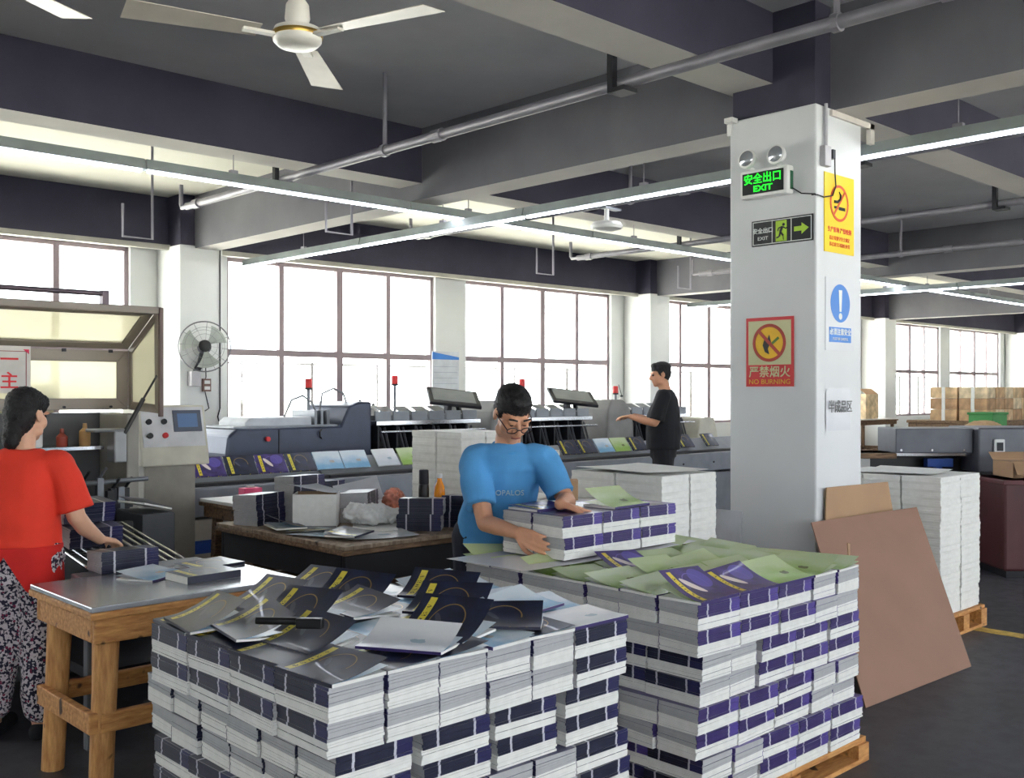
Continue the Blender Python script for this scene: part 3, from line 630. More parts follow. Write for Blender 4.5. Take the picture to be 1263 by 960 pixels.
lp = MB().tube([P_(-.022, .093, -.0725), P_(0, .1, -.0715), P_(.022, .093, -.0725)], .003, 6).build('lips', M('lips', (150, 84, 78), .5), pm, True); lp.matrix_parent_inverse = inv
# --- the woman at the trimmer
pw = thing('person', 'person in an orange-red top and floral trousers working at the trimmer', 'person', (1.63, 5.04, 0))
b = Blob(); tr = Vector((.77, -.64, 0)); tf = Vector((.64, .77, 0))
P_, rt = head(b, (1.675, 5.045, 1.495), (.83, .53, -.16), k=.98)
b.chain([((1.66, 5.03, 1.42), .05), ((1.64, 5.01, 1.31), .054)])
b.loft([((1.63, 5.02, .82), tr * .165, tf * .115), ((1.63, 5.02, .92), tr * .155, tf * .11), ((1.63, 5.01, 1.05), tr * .14, tf * .1), ((1.635, 5.01, 1.2), tr * .15, tf * .1), ((1.635, 5.005, 1.29), tr * .135, tf * .08), ((1.635, 5.0, 1.33), tr * .07, tf * .055)])
SR, SL = (1.765, 4.89, 1.265), (1.495, 5.115, 1.265)
b.chain([(SR, .056), ((1.80, 4.86, 1.14), .05), ((1.825, 4.85, 1.02), .042), ((1.88, 4.89, .96), .041), ((1.985, 4.97, .885), .027)]); b.chain([(SL, .056), ((1.54, 5.2, 1.13), .05), ((1.60, 5.27, 1.02), .042), ((1.68, 5.32, .97), .041), ((1.82, 5.34, .93), .027)])
hand(b, (1.985, 4.97, .885), (.8, .6, -.15), (0, 0, -1), -1, .4, .92); hand(b, (1.82, 5.34, .93), (.95, .2, -.15), (0, 0, -1), 1, .4, .92)
for hx, hy, ax_, ay in ((1.70, 4.96, 1.69, 4.94), (1.565, 5.07, 1.545, 5.10)):
    b.chain([((hx, hy, .85), .09), ((hx, hy, .47), .062), ((ax_, ay, .3), .056), ((ax_, ay, .09), .037)]); b.chain([((ax_, ay, .045), .036), ((ax_ + .09, ay + .1, .03), .032)])
b.skin('body', SKIN2, pw, .0065, 3)
sh = Blob(); sh.loft([((1.63, 5.02, .87), tr * .185, tf * .14), ((1.63, 5.02, .92), tr * .178, tf * .135), ((1.63, 5.01, 1.05), tr * .18, tf * .134), ((1.635, 5.01, 1.2), tr * .172, tf * .122), ((1.635, 5.005, 1.285), tr * .156, tf * .1), ((1.635, 5.005, 1.335), tr * .09, tf * .068)])
sh.sleeve([((1.745, 4.91, 1.26), .068), ((1.765, 4.89, 1.258), .07), ((1.79, 4.87, 1.19), .07), ((1.825, 4.85, 1.05), .08)]); sh.sleeve([((1.515, 5.1, 1.26), .068), ((1.495, 5.115, 1.258), .07), ((1.52, 5.16, 1.19), .07), ((1.575, 5.235, 1.06), .08)])
sh.skin('top', REDT, pw, .008, 4, .0045, 11)
inv = Matrix.Translation(-pw.location)
wp = Vector((1.63, 5.02, .885)); o = MB().tube([wp + tr * .186 * math.cos(a) + tf * .142 * math.sin(a) for a in [2 * math.pi * i / 32 for i in range(32)]], .009, 6, True).build('apron_string', M('apron_red', (212, 36, 30), .85), pw, True); o.matrix_parent_inverse = inv
def flap(u, v):
    a = R(-200 + 270 * u)   # wraps sides and front, open V at the back
    drop = .30 if u < .3 or u > .95 else .30
    dip = .03 + .17 * min(1, abs(u - .40) / .11)
    z = .885 - v * dip
    k = 1.0 + .04 * v
    return wp + tr * .192 * k * math.cos(a) + tf * .15 * k * math.sin(a) + Vector((0, 0, z - .885))
o = MB().sheet(lambda u, v: flap(u, v), 40, 5, .004).build('apron', MATS['apron_red'], pw, True); o.matrix_parent_inverse = inv
tz = Blob(); tz.loft([((1.63, 5.02, .72), tr * .175, tf * .13), ((1.63, 5.02, .88), tr * .172, tf * .128)])
for hx, hy, ax_, ay in ((1.70, 4.96, 1.69, 4.94), (1.565, 5.07, 1.545, 5.10)): tz.chain([((hx, hy, .84), .108), ((hx, hy, .6), .096), ((hx, hy, .4), .088), ((ax_, ay, .15), .076)])
tz.skin('trousers', floral(), pw, .009, 3, .004, 12)
so = Blob()
for ax_, ay in ((1.69, 4.94), (1.545, 5.10)): so.chain([((ax_ - .01, ay - .015, .035), .042), ((ax_ + .05, ay + .05, .035), .042), ((ax_ + .11, ay + .12, .03), .036)])
so.skin('shoes', BLKT, pw, .008, 3)
h = Blob(); h.ell(P_(0, -.018, .045), (.083, .104, .082), rt, 18); h.ell(P_(0, -.055, -.015), (.076, .066, .1), rt, 18); h.ell(P_(0, -.08, -.085), (.045, .042, .07), rt, 14); h.ell(P_(0, -.09, -.13), (.042, .038, .05), rt, 12)
h.ell(P_(.045, .03, .06), (.03, .045, .04), rt, 12); h.ell(P_(-.045, .03, .06), (.03, .045, .04), rt, 12); h.skin('hair', HAIR, pw, .0065, 2, .003, 120)
eyes(P_, pw)
# --- the far operator
pf = thing('person', 'person in black T-shirt and shorts standing at the far gathering machine', 'person', (8.22, 6.42, .22))
tf = Vector((-.55, .83, 0)).normalized(); tr = Vector((tf.y, -tf.x, 0)); O = Vector((8.22, 6.42, .22)); Q = lambda r_, f_, u_: O + tr * r_ + tf * f_ + Vector((0, 0, u_))
b = Blob(); P_, rt = head(b, Q(0, .03, 1.555), tf * .95 - tr * .3 + Vector((0, 0, -.12)))
b.chain([(Q(0, .01, 1.48), .055), (Q(0, -.02, 1.38), .06)])
b.loft([(Q(0, 0, .84), tr * .16, tf * .115), (Q(0, 0, 1.0), tr * .16, tf * .12), (Q(0, 0, 1.15), tr * .165, tf * .12), (Q(0, -.02, 1.3), tr * .17, tf * .1), (Q(0, -.02, 1.39), tr * .09, tf * .06)])
for s in (-1, 1):
    w_ = Q(s * .16, .31, 1.13)
    b.chain([(Q(s * .19, -.02, 1.33), .056), (Q(s * .22, .02, 1.17), .047), (Q(s * .22, .07, 1.07), .041), (Q(s * .2, .17, 1.09), .04), (w_, .027)]); hand(b, w_, tf + tr * (-.2 * s), (0, 0, -1), s, .4)
    b.chain([(Q(s * .09, 0, .84), .09), (Q(s * .1, 0, .47), .06), (Q(s * .1, -.02, .3), .055), (Q(s * .1, -.03, .08), .037)]); b.chain([(Q(s * .1, -.03, .045), .036), (Q(s * .1, .1, .035), .033)])
b.skin('body', SKIN, pf, .008, 3)
sh = Blob(); sh.loft([(Q(0, 0, .8), tr * .2, tf * .17), (Q(0, 0, 1.0), tr * .2, tf * .175), (Q(0, 0, 1.15), tr * .2, tf * .165), (Q(0, -.02, 1.29), tr * .188, tf * .122), (Q(0, -.02, 1.37), tr * .16, tf * .09), (Q(0, -.02, 1.4), tr * .09, tf * .065)])
for s in (-1, 1): sh.sleeve([(Q(s * .17, -.02, 1.33), .068), (Q(s * .19, -.02, 1.33), .073), (Q(s * .21, .01, 1.26), .075), (Q(s * .225, .05, 1.1), .076)])
sh.skin('shirt', BLKT, pf, .011, 4, .003, 12)
tz = Blob(); tz.loft([(Q(0, 0, .72), tr * .17, tf * .13), (Q(0, 0, .86), tr * .175, tf * .135)])
for s in (-1, 1): tz.chain([(Q(s * .09, 0, .82), .108), (Q(s * .1, 0, .6), .1), (Q(s * .1, 0, .52), .098)])
tz.skin('shorts', BLKT, pf, .011, 4, .003, 12)
so = Blob()
for s in (-1, 1): so.chain([(Q(s * .1, -.04, .045), .044), (Q(s * .1, .12, .035), .038)])
so.skin('shoes', NAVYT, pf, .01, 3); short_hair(P_, rt, pf); eyes(P_, pf)
tag(MB().box(7.75, 6.1, 0, 8.9, 7.0, .2).build('step_platform', RAW, bevel=.01), 'low wooden platform under the operator in black', 'platform')
# ------------------------------------------------------------------ book piles
BL, BW, BH = .26, .185, .0925          # book length (spine), width, height of one bundle of flipped halves
NAVYS = spine_mat('navy_spine', (20, 23, 46), (40, 40, 84)); PURPS = spine_mat('purple_spine', (44, 33, 88), (82, 68, 144)); 
NAVYC = cover_mat('navy_cover', (13, 17, 38), (26, 36, 66), (214, 198, 66), (70, 74, 88), (150, 120, 60))
PURPC = cover_mat('purple_cover', (40, 24, 76), (66, 44, 122), (226, 204, 50), (226, 214, 206), (110, 90, 170), True)
SKYI = inner_mat('sky_page', (128, 176, 210), (212, 224, 232), (178, 172, 168)); GREENC = inner_mat('green_cover', (146, 180, 92), (190, 206, 158), (112, 120, 74)); GREYI = inner_mat('pale_page', (196, 202, 210), (226, 228, 230), (160, 178, 190))
def bundle_mesh(seed, nb=6, same=False):
    rnd = random.Random(seed); pg, cv = MB(), MB(); ts, tf = BH / (2 * nb) * 1.06, BH / (2 * nb) * .94
    zf = zb = 0.0
    for half in range(2):
        for i in range(nb):
            sp_front = half == 1 or same
            df, db = (ts, tf) if sp_front else (tf, ts)
            jx, jy = rnd.uniform(-.002, .002), rnd.uniform(-.002, .002); rot = rnd.uniform(-.006, .006)
            def corner(x, y, z): return (x * math.cos(rot) - y * math.sin(rot) + jx, x * math.sin(rot) + y * math.cos(rot) + jy, z)
            def slab(m, x0, x1, y0, y1, g, h, mi, uv=False):
                L = lambda y, a, b: a + (b - a) * (y / BW + .5)
                p = []
                for lo in (g, h):
                    for x, y in ((x0, y0), (x1, y0), (x1, y1), (x0, y1)):
                        z0 = L(y, zf, zb); dz = L(y, df, db); p.append(corner(x, y, z0 + dz * lo))
                m.hexa(p, mi)
                if uv:
                    for k in range(len(m.f) - 6, len(m.f)):
                        m.uv[k] = [((m.v[q][0] / BL + .5), .5) for q in m.f[k]]
            s = -1 if sp_front else 1
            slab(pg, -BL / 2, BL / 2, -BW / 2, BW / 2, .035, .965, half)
            ys = sorted((s * BW / 2, s * (BW / 2 + .0022)))
            slab(cv, -BL / 2 - .0005, BL / 2 + .0005, ys[0], ys[1], .02, .98, 0, True)
            slab(cv, -BL / 2 + .002, BL / 2 - .002, -BW / 2 + .002, BW / 2 - .002, 0.0, .03, 0, True); slab(cv, -BL / 2 + .002, BL / 2 - .002, -BW / 2 + .002, BW / 2 - .002, .97, 1.0, 0, True)
            zf += df; zb += db
    return pg, cv
PGM = []; CVN = []; CVP = []
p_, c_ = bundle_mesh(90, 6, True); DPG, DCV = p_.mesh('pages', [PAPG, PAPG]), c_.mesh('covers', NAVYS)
for sd in range(5):
    p_, c_ = bundle_mesh(sd + 40); PGM.append(p_.mesh('pages', [PAPW, PAPG])); CVN.append(c_.mesh('covers', NAVYS)); CVP.append(c_.mesh('covers', PURPS))  # the grey half paints in the shade on tilted page ends
def bundle(x, y, z, ang, kind, label, group, flip=False):
    k = random.randrange(5)
    if kind == 'dark':
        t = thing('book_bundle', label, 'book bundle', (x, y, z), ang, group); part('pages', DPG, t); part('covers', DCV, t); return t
    t = thing('book_bundle', label, 'book bundle', (x, y, z), ang + random.uniform(-2.0, 2.0) + (180 if flip else 0), group)
    t.scale = (.965, .955, .998)
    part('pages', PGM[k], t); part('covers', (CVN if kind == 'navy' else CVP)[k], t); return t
def curved_book(label, x, y, z, ang, cov, inner, group, lift=.02, tilt=0, open_=0.0, th=.009, seed=0):
    """a single soft-cover book on top of a pile: page block and a front cover that springs up"""
    t = thing('book', label, 'book', (x, y, z), ang, group); t.rotation_euler.x = R(tilt)
    rnd = random.Random(seed)
    MB().box(-BL / 2, -BW / 2, .0, BL / 2, BW / 2 - .002, th).build('pages', [PAPW], t)
    MB().box(-BL / 2, -BW / 2 - .001, 0, BL / 2, -BW / 2, th + .001).build('spine', NAVYS if 'navy' in cov.name else PURPS, t)
    a, ph = lift * rnd.uniform(.6, 1.2), rnd.uniform(-.5, .5)
    def fn(u, v):
        return (-BL / 2 + BL * u, -BW / 2 + BW * v * (1 - .1 * open_), th + .001 + a * v ** 1.7 * (1 + ph * (u - .5)) + open_ * .09 * v * v)
    MB().sheet(fn, 5, 8, .0006, 0, 1).build('cover', [cov, GREYI], t, True)
    if inner is not None:
        def fn2(u, v): return (-BL / 2 + BL * u, -BW / 2 + BW * v, th + .0004 + a * .45 * v ** 2)
        MB().sheet(fn2, 3, 6, .0004).build('first_page', inner, t, True)
    return t
def loose_sheet(label, name, cat, x, y, z, ang, wx, wy, mat, bend=.02, group=None, tilt=(0, 0), mat2=None):
    def fn(u, v): return ((u - .5) * wx, (v - .5) * wy, bend * (4 * (u - .5) ** 2 * .6 + (v - .5) * (u - .3) * .8) + .002)
    o = MB().sheet(fn, 8, 8, .0008, 0, 1).build(name, [mat, mat2 or mat], None, True, loc=(x, y, z)); o.rotation_euler = (R(tilt[0]), R(tilt[1]), R(ang)); return tag(o, label, cat, group)
def pallet(label, x0, y0, x1, y1, h=.14, mat=None, slats=7):
    mat = mat or PINE; t = thing('pallet', label, 'pallet', (x0, y0, 0)); W_, D_ = x1 - x0, y1 - y0
    for i in range(slats): part('slat', mesh_once('pslat%.2f%.2f' % (W_, D_), lambda: MB().box(0, 0, h - .022, W_, D_ / slats - .03, h), mat), t, (0, i * D_ / slats + .015, 0))
    for i in range(3): part('runner', mesh_once('prun%.2f' % D_, lambda: MB().box(0, 0, .02, .09, D_, h - .022), mat), t, (i * (W_ - .09) / 2, 0, 0))
    for i in range(3): part('base_board', mesh_once('pbase%.2f' % W_, lambda: MB().box(0, 0, 0, W_, .1, .02), mat), t, (0, i * (D_ - .1) / 2, 0))
    return t
J = lambda a=.004: random.uniform(-a, a) * 1.5
# --- nearer pile (navy books), X 1.47.., Y 2.22..
N0 = Vector((1.47, 2.22, .10))
pallet('wooden pallet under the pile of navy books', 1.45, 2.2, 2.68, 3.3, .1)
GN = 'bundles of the navy book pile'
def layP(z, full, lab):
    for i in range(5):
        for j in range(4):
            if full or i == 0 or j in (0, 3): bundle(N0.x + (i + .5) * BW + J(), N0.y + (j + .5) * BL + J(), z, 90, 'navy', lab, GN, True)
    for j in range(5):
        bundle(N0.x + 5 * BW + BL / 2 + J() + .004, N0.y + (j + .5) * (BW + .004) + J(), z, 0, 'navy', lab, GN)
def layQ(z, full, lab):
    for i in range(4):
        for j in range(6):
            if full or i in (0, 3) or j in (0, 5):
                sh_ = .02 if i == 3 else 0
                bundle(N0.x + (i + .5) * (BL + .03) - .0 + J(.007) + sh_ * 0, N0.y + (j + .5) * (BW + .001) + J(.006), z, 0, 'navy', lab, GN)
seqN = 'QQPPQQPP'
TIER = ['topmost tier under the loose covers', 'second tier from the top', 'third tier from the top', 'fourth tier from the top', 'fifth tier from the top', 'sixth tier from the top', 'tier next to the lowest', 'lowest tier on its pallet']
for li, kind in enumerate(seqN):
    N0.x, N0.y = 1.47 + (J(.008) if li < 7 else 0), 2.22 + (J(.008) if li < 7 else 0)
    z = .10 + li * BH; top = li >= 6
    lab = 'bundle of navy-spined books in the near pile, ' + TIER[7 - li]
    (layP if kind == 'P' else layQ)(z, li == 7, lab)
ZT = .10 + 8 * BH + .001
GT = 'loose books on top of the navy pile'
rnd = random.Random(5)
for i in range(5):
    for j in range(4):
        x, y = N0.x + (i + .5) * BW, N0.y + (j + .5) * BL
        r_ = rnd.random(); pale = (i, j) in ((4, 1), (4, 2), (3, 0), (4, 3), (2, 1)); 
        lift = .006 + (.03 * rnd.random() if i == 0 or j == 0 else 0)
        if pale: curved_book('navy book on the near pile with cover folded back to pale sky-blue pages', x, y, ZT, -90 + rnd.uniform(-4, 4), SKYI if rnd.random() < .7 else GREYI, SKYI, GT + ' showing pale pages', lift, 0, 0, seed=i * 7 + j)
        else: curved_book('navy book with yellow title strip lying on the near pile', x, y, ZT, -90 + rnd.uniform(-5, 5), NAVYC, SKYI, GT + ' showing navy covers', lift, 0, 0, seed=i * 7 + j)
for j in range(5):
    curved_book('pale blue covered book on the spine-out column of the near pile', N0.x + 5 * BW + BL / 2, N0.y + (j + .5) * (BW + .004), ZT, rnd.uniform(-5, 5), SKYI if j else GREYI, SKYI, 'pale books on the near pile', .012 + .02 * (j > 0), seed=80 + j)
# extra loose books thrown across the top, some tilted and opened
ex = [(1.66, 2.62, 20, -86, .35, 0), (1.84, 2.36, 24, -60, .3, 1), (2.02, 2.42, 20, -75, .5, 0), (1.80, 2.90, 30, -80, .5, 0), (2.0, 2.86, 22, -92, .2, 0), (1.56, 3.06, 26, -98, .3, 2), (2.12, 3.05, 20, -70, .6, 0), (2.24, 2.66, 20, -62, .4, 0), (2.22, 2.38, 16, -48, .3, 0), (1.60, 2.84, 30, -100, .3, 2), (2.08, 3.24, 40, -84, .3, 0), (1.84, 3.16, 24, -88, .35, 0), (2.42, 2.5, 14, 10, .2, 3), (2.40, 2.90, 18, -60, .4, 0)]
lev = []
for k, (x, y, lf, an, op, c_) in enumerate(ex):
    lv = max([l_ + 1 for (x2, y2), l_ in zip([(e_[0], e_[1]) for e_ in ex[:k]], lev) if math.hypot(x - x2, y - y2) < .17] + [0]); lev.append(lv)
    cov = [NAVYC, GREYI, NAVYC, SKYI][c_]  # second entry: the pale cover paints in a strip of glare
    curved_book(['navy book with yellow strip thrown loosely across the near pile', 'pale book lying open across the near pile', 'navy book with cover sprung up at the left of the near pile', 'sky-blue book lying askew on the near pile'][c_], x, y, ZT + .02 + .02 * lv, an, cov, SKYI, ['thrown navy books', 'thrown pale books', 'sprung navy books', 'thrown sky-blue books'][c_], lf / 1000 + .02, rnd.uniform(-4, 4), op, .007, 200 + k)
t = thing('tape_roller', 'black handled strapping tool lying among the loose books', 'tool', (1.60, 2.62, ZT + .068), -48)
MB().cyl((-.1, 0, 0.02), (.03, 0, 0.02), .011).build('handle', BLACK, t, True); MB().box(.02, -.014, 0, .1, .014, .03).build('jaw', BLACK, t, bevel=.005)
# --- farther pile (purple spines, green covers), X 2.99.., Y 2.18..
G0 = Vector((2.99, 2.18, .14)); GG = 'bundles of the purple book pile'
pallet('wooden pallet under the pile of purple and green books', 2.99, 2.16, 4.2, 3.45, .1)
def layA(z, full, lab):
    for j in range(7):
        for i in range(3):
            if full or j in (0, 6) or i == 0: bundle(G0.x + (i + .5) * (BL + .002) + J(.006), G0.y + (j + .5) * (BW - .003) + J(.005), z, 0, 'purple', lab, GG)
    for i in range(2):
        for j in range(5):
            if full or i == 1 or j in (0, 4): bundle(G0.x + 3 * BL + .008 + (i + .5) * BW + J(), G0.y + (j + .5) * (BL - .004) + J(), z, 90, 'purple', lab, GG, True)
def layB(z, full, lab):
    for i in range(2):
        for j in range(5):
            if full or i == 0 or j in (0, 4): bundle(G0.x + .012 + (i + .5) * (BW + .002) + J(.007), G0.y + (j + .5) * (BL - .004) + J(), z, 90, 'navy' if i == 0 and j < 5 and random.random() < .7 else 'purple', lab, GG, True)
    for j in range(7):
        for i in range(3):
            if full or j in (0, 6) or i == 2: bundle(G0.x + .014 + 2 * BW + (i + .5) * (BL + .002) + J(.007), G0.y + (j + .5) * (BW - .003) + J(.005), z, 0, 'purple', lab, GG)
for li, kind in enumerate('BBAABBAA'):
    G0.x, G0.y = 2.99 + (J(.012) if li < 7 else 0), 2.18 + (J(.01) if li < 7 else 0)
    (layA if kind == 'A' else layB)(.10 + li * BH, li == 7, 'bundle of purple-spined books in the pile before the column, ' + TIER[7 - li])
k = 0
for j in range(7):
    for i in range(3):
        x, y = G0.x + (i + .5) * (BL + .002), G0.y + (j + .5) * (BW - .003)
        if j >= 5 and i < 3: 
            pass
        pur = (j == 0 and i in (0, 1)) or (j == 3 and i == 1)
        if j == 0 and i == 0: cov = PURPC
        cov = PURPC if pur else GREENC
        curved_book('purple book with yellow strip and white figure on the green pile' if pur else 'green covered book lying on the pile before the column', x, y, ZT, rnd.uniform(-3, 3), cov, GREENC, 'purple covers on the green pile' if pur else 'green books before the column', (.06 if pur else .03) + .03 * rnd.random(), seed=300 + k); k += 1
for i in range(2):
    for j in range(5):
        curved_book('green covered book at the cardboard side of the pile', G0.x + 3 * BL + .008 + (i + .5) * BW, G0.y + (j + .5) * (BL - .004), ZT, -90 + rnd.uniform(-3, 3), GREENC, GREENC, 'green books at the cardboard side', .02 + .03 * rnd.random(), seed=400 + k); k += 1
loose_sheet('large white paper sheet under the row of books being sorted', 'paper_sheet', 'paper', 3.44, 3.17, ZT + .034, 2, 1.2, .46, M('glossy_sheet', (222, 222, 226), .15, var=.03), .012)
ZR = ZT + .046
for i in range(3):
    for j in range(2):
        for l in range(2):
            bundle(3.13 + (i + .5) * (BL + .003) + J(.003), 2.98 + (j + .5) * BW + J(.003), ZR + l * BH, 0, 'purple', 'bundle of purple-spined books in the row the person in blue is handling', 'row of books being sorted')
curved_book('green book lying open on the row of sorted books', 3.62, 3.10, ZR + 2 * BH + .001, 3, GREENC, GREENC, None, .03, 0, .5, seed=9); curved_book('purple book topping the row of sorted books beside the open green one', 3.30, 3.26, ZR + 2 * BH + .001, 0, PURPC, None, None, .01, seed=12)
# --- plain white paper-block stacks
def block_mesh(w_, d_, h_, n=9, seed=0):
    rnd = random.Random(seed); m = MB()
    for i in range(n): a, b = rnd.uniform(-.003, .003), rnd.uniform(-.003, .003); m.box(-w_ / 2 + a, -d_ / 2 + b, h_ * i / n + .0006, w_ / 2 + a, d_ / 2 + b, h_ * (i + 1) / n, i % 3 == 0)
    return m.mesh('paper_block', [PAPW, M('paper_offwhite', (221, 221, 216), .85)])
def block_stack(label, group, x0, y0, nx, ny, nz, w_, d_, h_, z0, top_label=None, jit=.0025, outer=True):
    ms = [block_mesh(w_, d_, h_, 9, s) for s in range(3)]
    for l in range(nz):
        for i in range(nx):
            for j in range(ny):
                if outer and 0 < i < nx - 1 and 0 < j < ny - 1 and l < nz - 1: continue
                o = bpy.data.objects.new('paper_block', ms[(i + j + l) % 3]); COL.objects.link(o); o.location = (x0 + (i + .5) * (w_ + .012) + J(jit), y0 + (j + .5) * (d_ + .012) + J(jit), z0 + l * (h_ + .0005)); o.rotation_euler.z = J(.012)
                tag(o, label + ', ' + (['topmost layer', 'second layer down', 'third layer down', 'fourth layer down', 'fifth layer down', 'sixth layer down', 'seventh layer down'][nz - 1 - l]), 'paper block', group)
pallet('wooden pallet under the white paper stack behind the cardboard', 6.55, 2.85, 7.21, 3.69)
block_stack('white paper block in the stack behind the hardboard', 'paper stack behind the hardboard', 6.56, 2.88, 2, 3, 6, .3, .26, .15, .14)
loose_sheet('white sheet on top of the paper stack behind the hardboard', 'paper_sheet', 'paper', 6.88, 3.28, 1.047, 10, .6, .5, PAPW, .012)
pallet('pallet under the white paper stack beside the column', 4.46, 3.5, 5.0, 4.2)
block_stack('white paper block in the stack beside the signed column', 'paper stack beside the column', 4.47, 3.5, 2, 2, 6, .245, .33, .165, .14)
loose_sheet('white sheet on top of the paper stack beside the column', 'paper_sheet', 'paper', 4.72, 3.85, 1.145, -8, .5, .6, PAPW, .008)
ps = tag(MB().box(-.004, -.14, 0, .004, .14, .86).build('plastic_sheet', M('cloudy_plastic', (196, 200, 206), .3), None, loc=(5.345, 3.76, .001)), 'cloudy grey plastic sheet leaning against the signed column', 'plastic sheet'); ps.rotation_euler.y = R(5.0)
# ------------------------------------------------------------------ tables
def work_table(name, label, x0, y0, x1, y1, h, topm, woodm, apron=.1, leg=.075, skirt=None, rail=.28, splay=.03, roundleg=False):
    t = thing(name, label, 'table', (x0, y0, 0)); W_, D_ = x1 - x0, y1 - y0
    MB().box(-.02, -.02, h - .022, W_ + .02, D_ + .02, h).build('table_top', topm, t, bevel=.004)
    MB().box(-.025, -.025, h - .05, W_ + .025, D_ + .025, h - .022).build('top_board', woodm, t, bevel=.006)
    for a, b, c, d in ((0, 0, W_, .035), (0, D_ - .035, W_, D_)): MB().box(a, b, h - .05 - apron, c, d, h - .05).build('apron', skirt or woodm, t, bevel=.008)
    for a, b, c, d in ((0, .035, .035, D_ - .035), (W_ - .035, .035, W_, D_ - .035)): MB().box(a, b, h - .05 - apron, c, d, h - .05).build('apron', skirt or woodm, t, bevel=.008)
    for sx in (0, 1):
        for sy in (0, 1):
            px_, py_ = (.075 if sx == 0 else W_ - .075), (.075 if sy == 0 else D_ - .075); o_ = Vector(((-1, 1)[sx] * splay, (-1, 1)[sy] * splay * .4, 0))
            m_ = MB()
            if roundleg: m_.tube([Vector((px_, py_, h - .06)), Vector((px_, py_, h * .55)) + o_ * .5 + Vector((.004, 0, 0)), Vector((px_, py_, 0)) + o_], [leg * .62, leg * .56, leg * .54], 12)
            else: m_.beam((px_, py_, h - .06), Vector((px_, py_, 0)) + o_, leg, leg)
            m_.build('leg', PINEV if woodm == PINE else woodm, t, roundleg, 0 if roundleg else .006)
    for sy in (0, 1): MB().box(.05 - splay * .6, (.02 if sy == 0 else D_ - .055), rail, W_ - .05 + splay * .6, (.055 if sy == 0 else D_ - .02), rail + .075).build('stretcher', woodm, t, bevel=.005)
    for sx in (0, 1): MB().box((.02 - splay if sx == 0 else W_ - .055 + splay), .03, rail, (.055 - splay if sx == 0 else W_ - .02 + splay), D_ - .03, rail + .08).build('stretcher', woodm, t, bevel=.005)
    return t
work_table('work_table', 'rough pine work table with sheet metal top beside the trimmer', 1.55, 3.93, 2.43, 4.56, .78, M('zinc_sheet', (176, 180, 186), .25, .6, var=.1, scale=3), PINE, .1, .085, roundleg=True)
DSK = M('dark_skirt', (26, 25, 30), .6, var=.2)
tb = work_table('work_table', 'large dark skirted work table with worn plywood top and piles of books', 3.11, 4.54, 4.3, 5.9, .78, wood('worn_plywood', (168, 150, 128), (118, 98, 80), 2), RAW, .16, .08, DSK)
work_table('work_table', 'small white topped table with plank shelf in front of the conveyor', 3.45, 6.12, 4.5, 6.8, .84, WPL, RAW, .08, .06, rail=.3)
MB().box(.04, .05, .38, 1.0, .62, .41).build('shelf', RAW, bpy.data.objects['work_table.002'])
work_table('work_table', 'narrow white table behind the row of sorted books', 3.95, 3.85, 4.36, 4.45, .99, WPL, RAW, .05, .05)
# things on the near table
curved_book('navy book with yellow strip lying alone on the zinc topped table', 2.13, 4.2, .781, 4, NAVYC, None, None, .004, th=.03, seed=3)
curved_book('blue-grey magazine lying with lifted cover on the zinc topped table', 1.99, 4.40, .781, 30, SKYI, GREYI, None, .035, th=.006, seed=4)
curved_book('dark navy book at the far corner of the zinc topped table', 2.3, 4.47, .781, 10, NAVYC, None, None, .006, th=.012, seed=5)
# things on the big table
ZB = .781
def tbundle(label, x, y, ang, n, kind='dark', z=ZB, group=None):
    for i in range(n): bundle(x + J(.006), y + J(.006), z + i * BH, ang, kind, label, group or label)
tbundle('bundle of dark books stacked at the corner of the skirted table', 3.27, 5.70, 20, 2)
tbundle('bundle of navy books at the back edge of the skirted table', 3.58, 5.74, 10, 3)
tbundle('bundle of dark-spined books beside the thermos', 3.83, 4.80, -45, 2)
tbundle('bundle of dark-spined books behind the person in blue', 4.12, 4.72, -60, 2)
tbundle('grey edged book bundle beside the white carton', 3.80, 5.40, 40, 2)
t = thing('white_carton', 'white folded carton standing open on the skirted table', 'carton', (3.46, 5.36, ZB), -40)
MB().box(-.13, -.1, 0, .13, -.096, .2).build('front_panel', PAPW, t); MB().box(-.13, .1, 0, .13, .104, .2).build('back_panel', KRAFT, t); MB().box(-.13, -.096, 0, -.126, .1, .2).build('side_panel', PAPW, t); MB().box(.126, -.096, 0, .13, .1, .2).build('side_panel', PAPW, t); MB().box(-.126, -.096, 0, .126, .1, .004).build('base_panel', PAPW, t)
loose_sheet('grey board sheet tilted over the white carton', 'paper_sheet', 'paper', 3.47, 5.40, 1.0, 20, .34, .24, M('grey_board', (126, 130, 140), .7), .02, None, (8, 6))
loose_sheet('pale grey sheet sticking up at the back of the skirted table', 'paper_sheet', 'paper', 3.95, 5.62, .93, -30, .3, .22, M('pale_board', (190, 192, 198), .6), .01, None, (38, -12))
for k, (x, y, an, wx, wy, mt, lb) in enumerate(((3.3, 4.95, 20, .3, .42, SKYI, 'sky-blue printed sheet at the worn corner of the skirted table'), (3.45, 4.75, -15, .42, .3, GREYI, 'white printed sheet at the front edge of the skirted table'), (3.35, 5.25, 60, .42, .3, NAVYC, 'dark printed sheet lying flat on the skirted table'), (3.62, 4.98, -35, .26, .36, PAPW, 'blank white sheet in the middle of the skirted table'), (3.9, 5.45, 25, .42, .3, PAPW, 'blank white sheet at the back of the skirted table'))):
    loose_sheet(lb, 'paper_sheet', 'paper', x, y, ZB + .002 + k * .003, an, wx, wy, mt, .012)
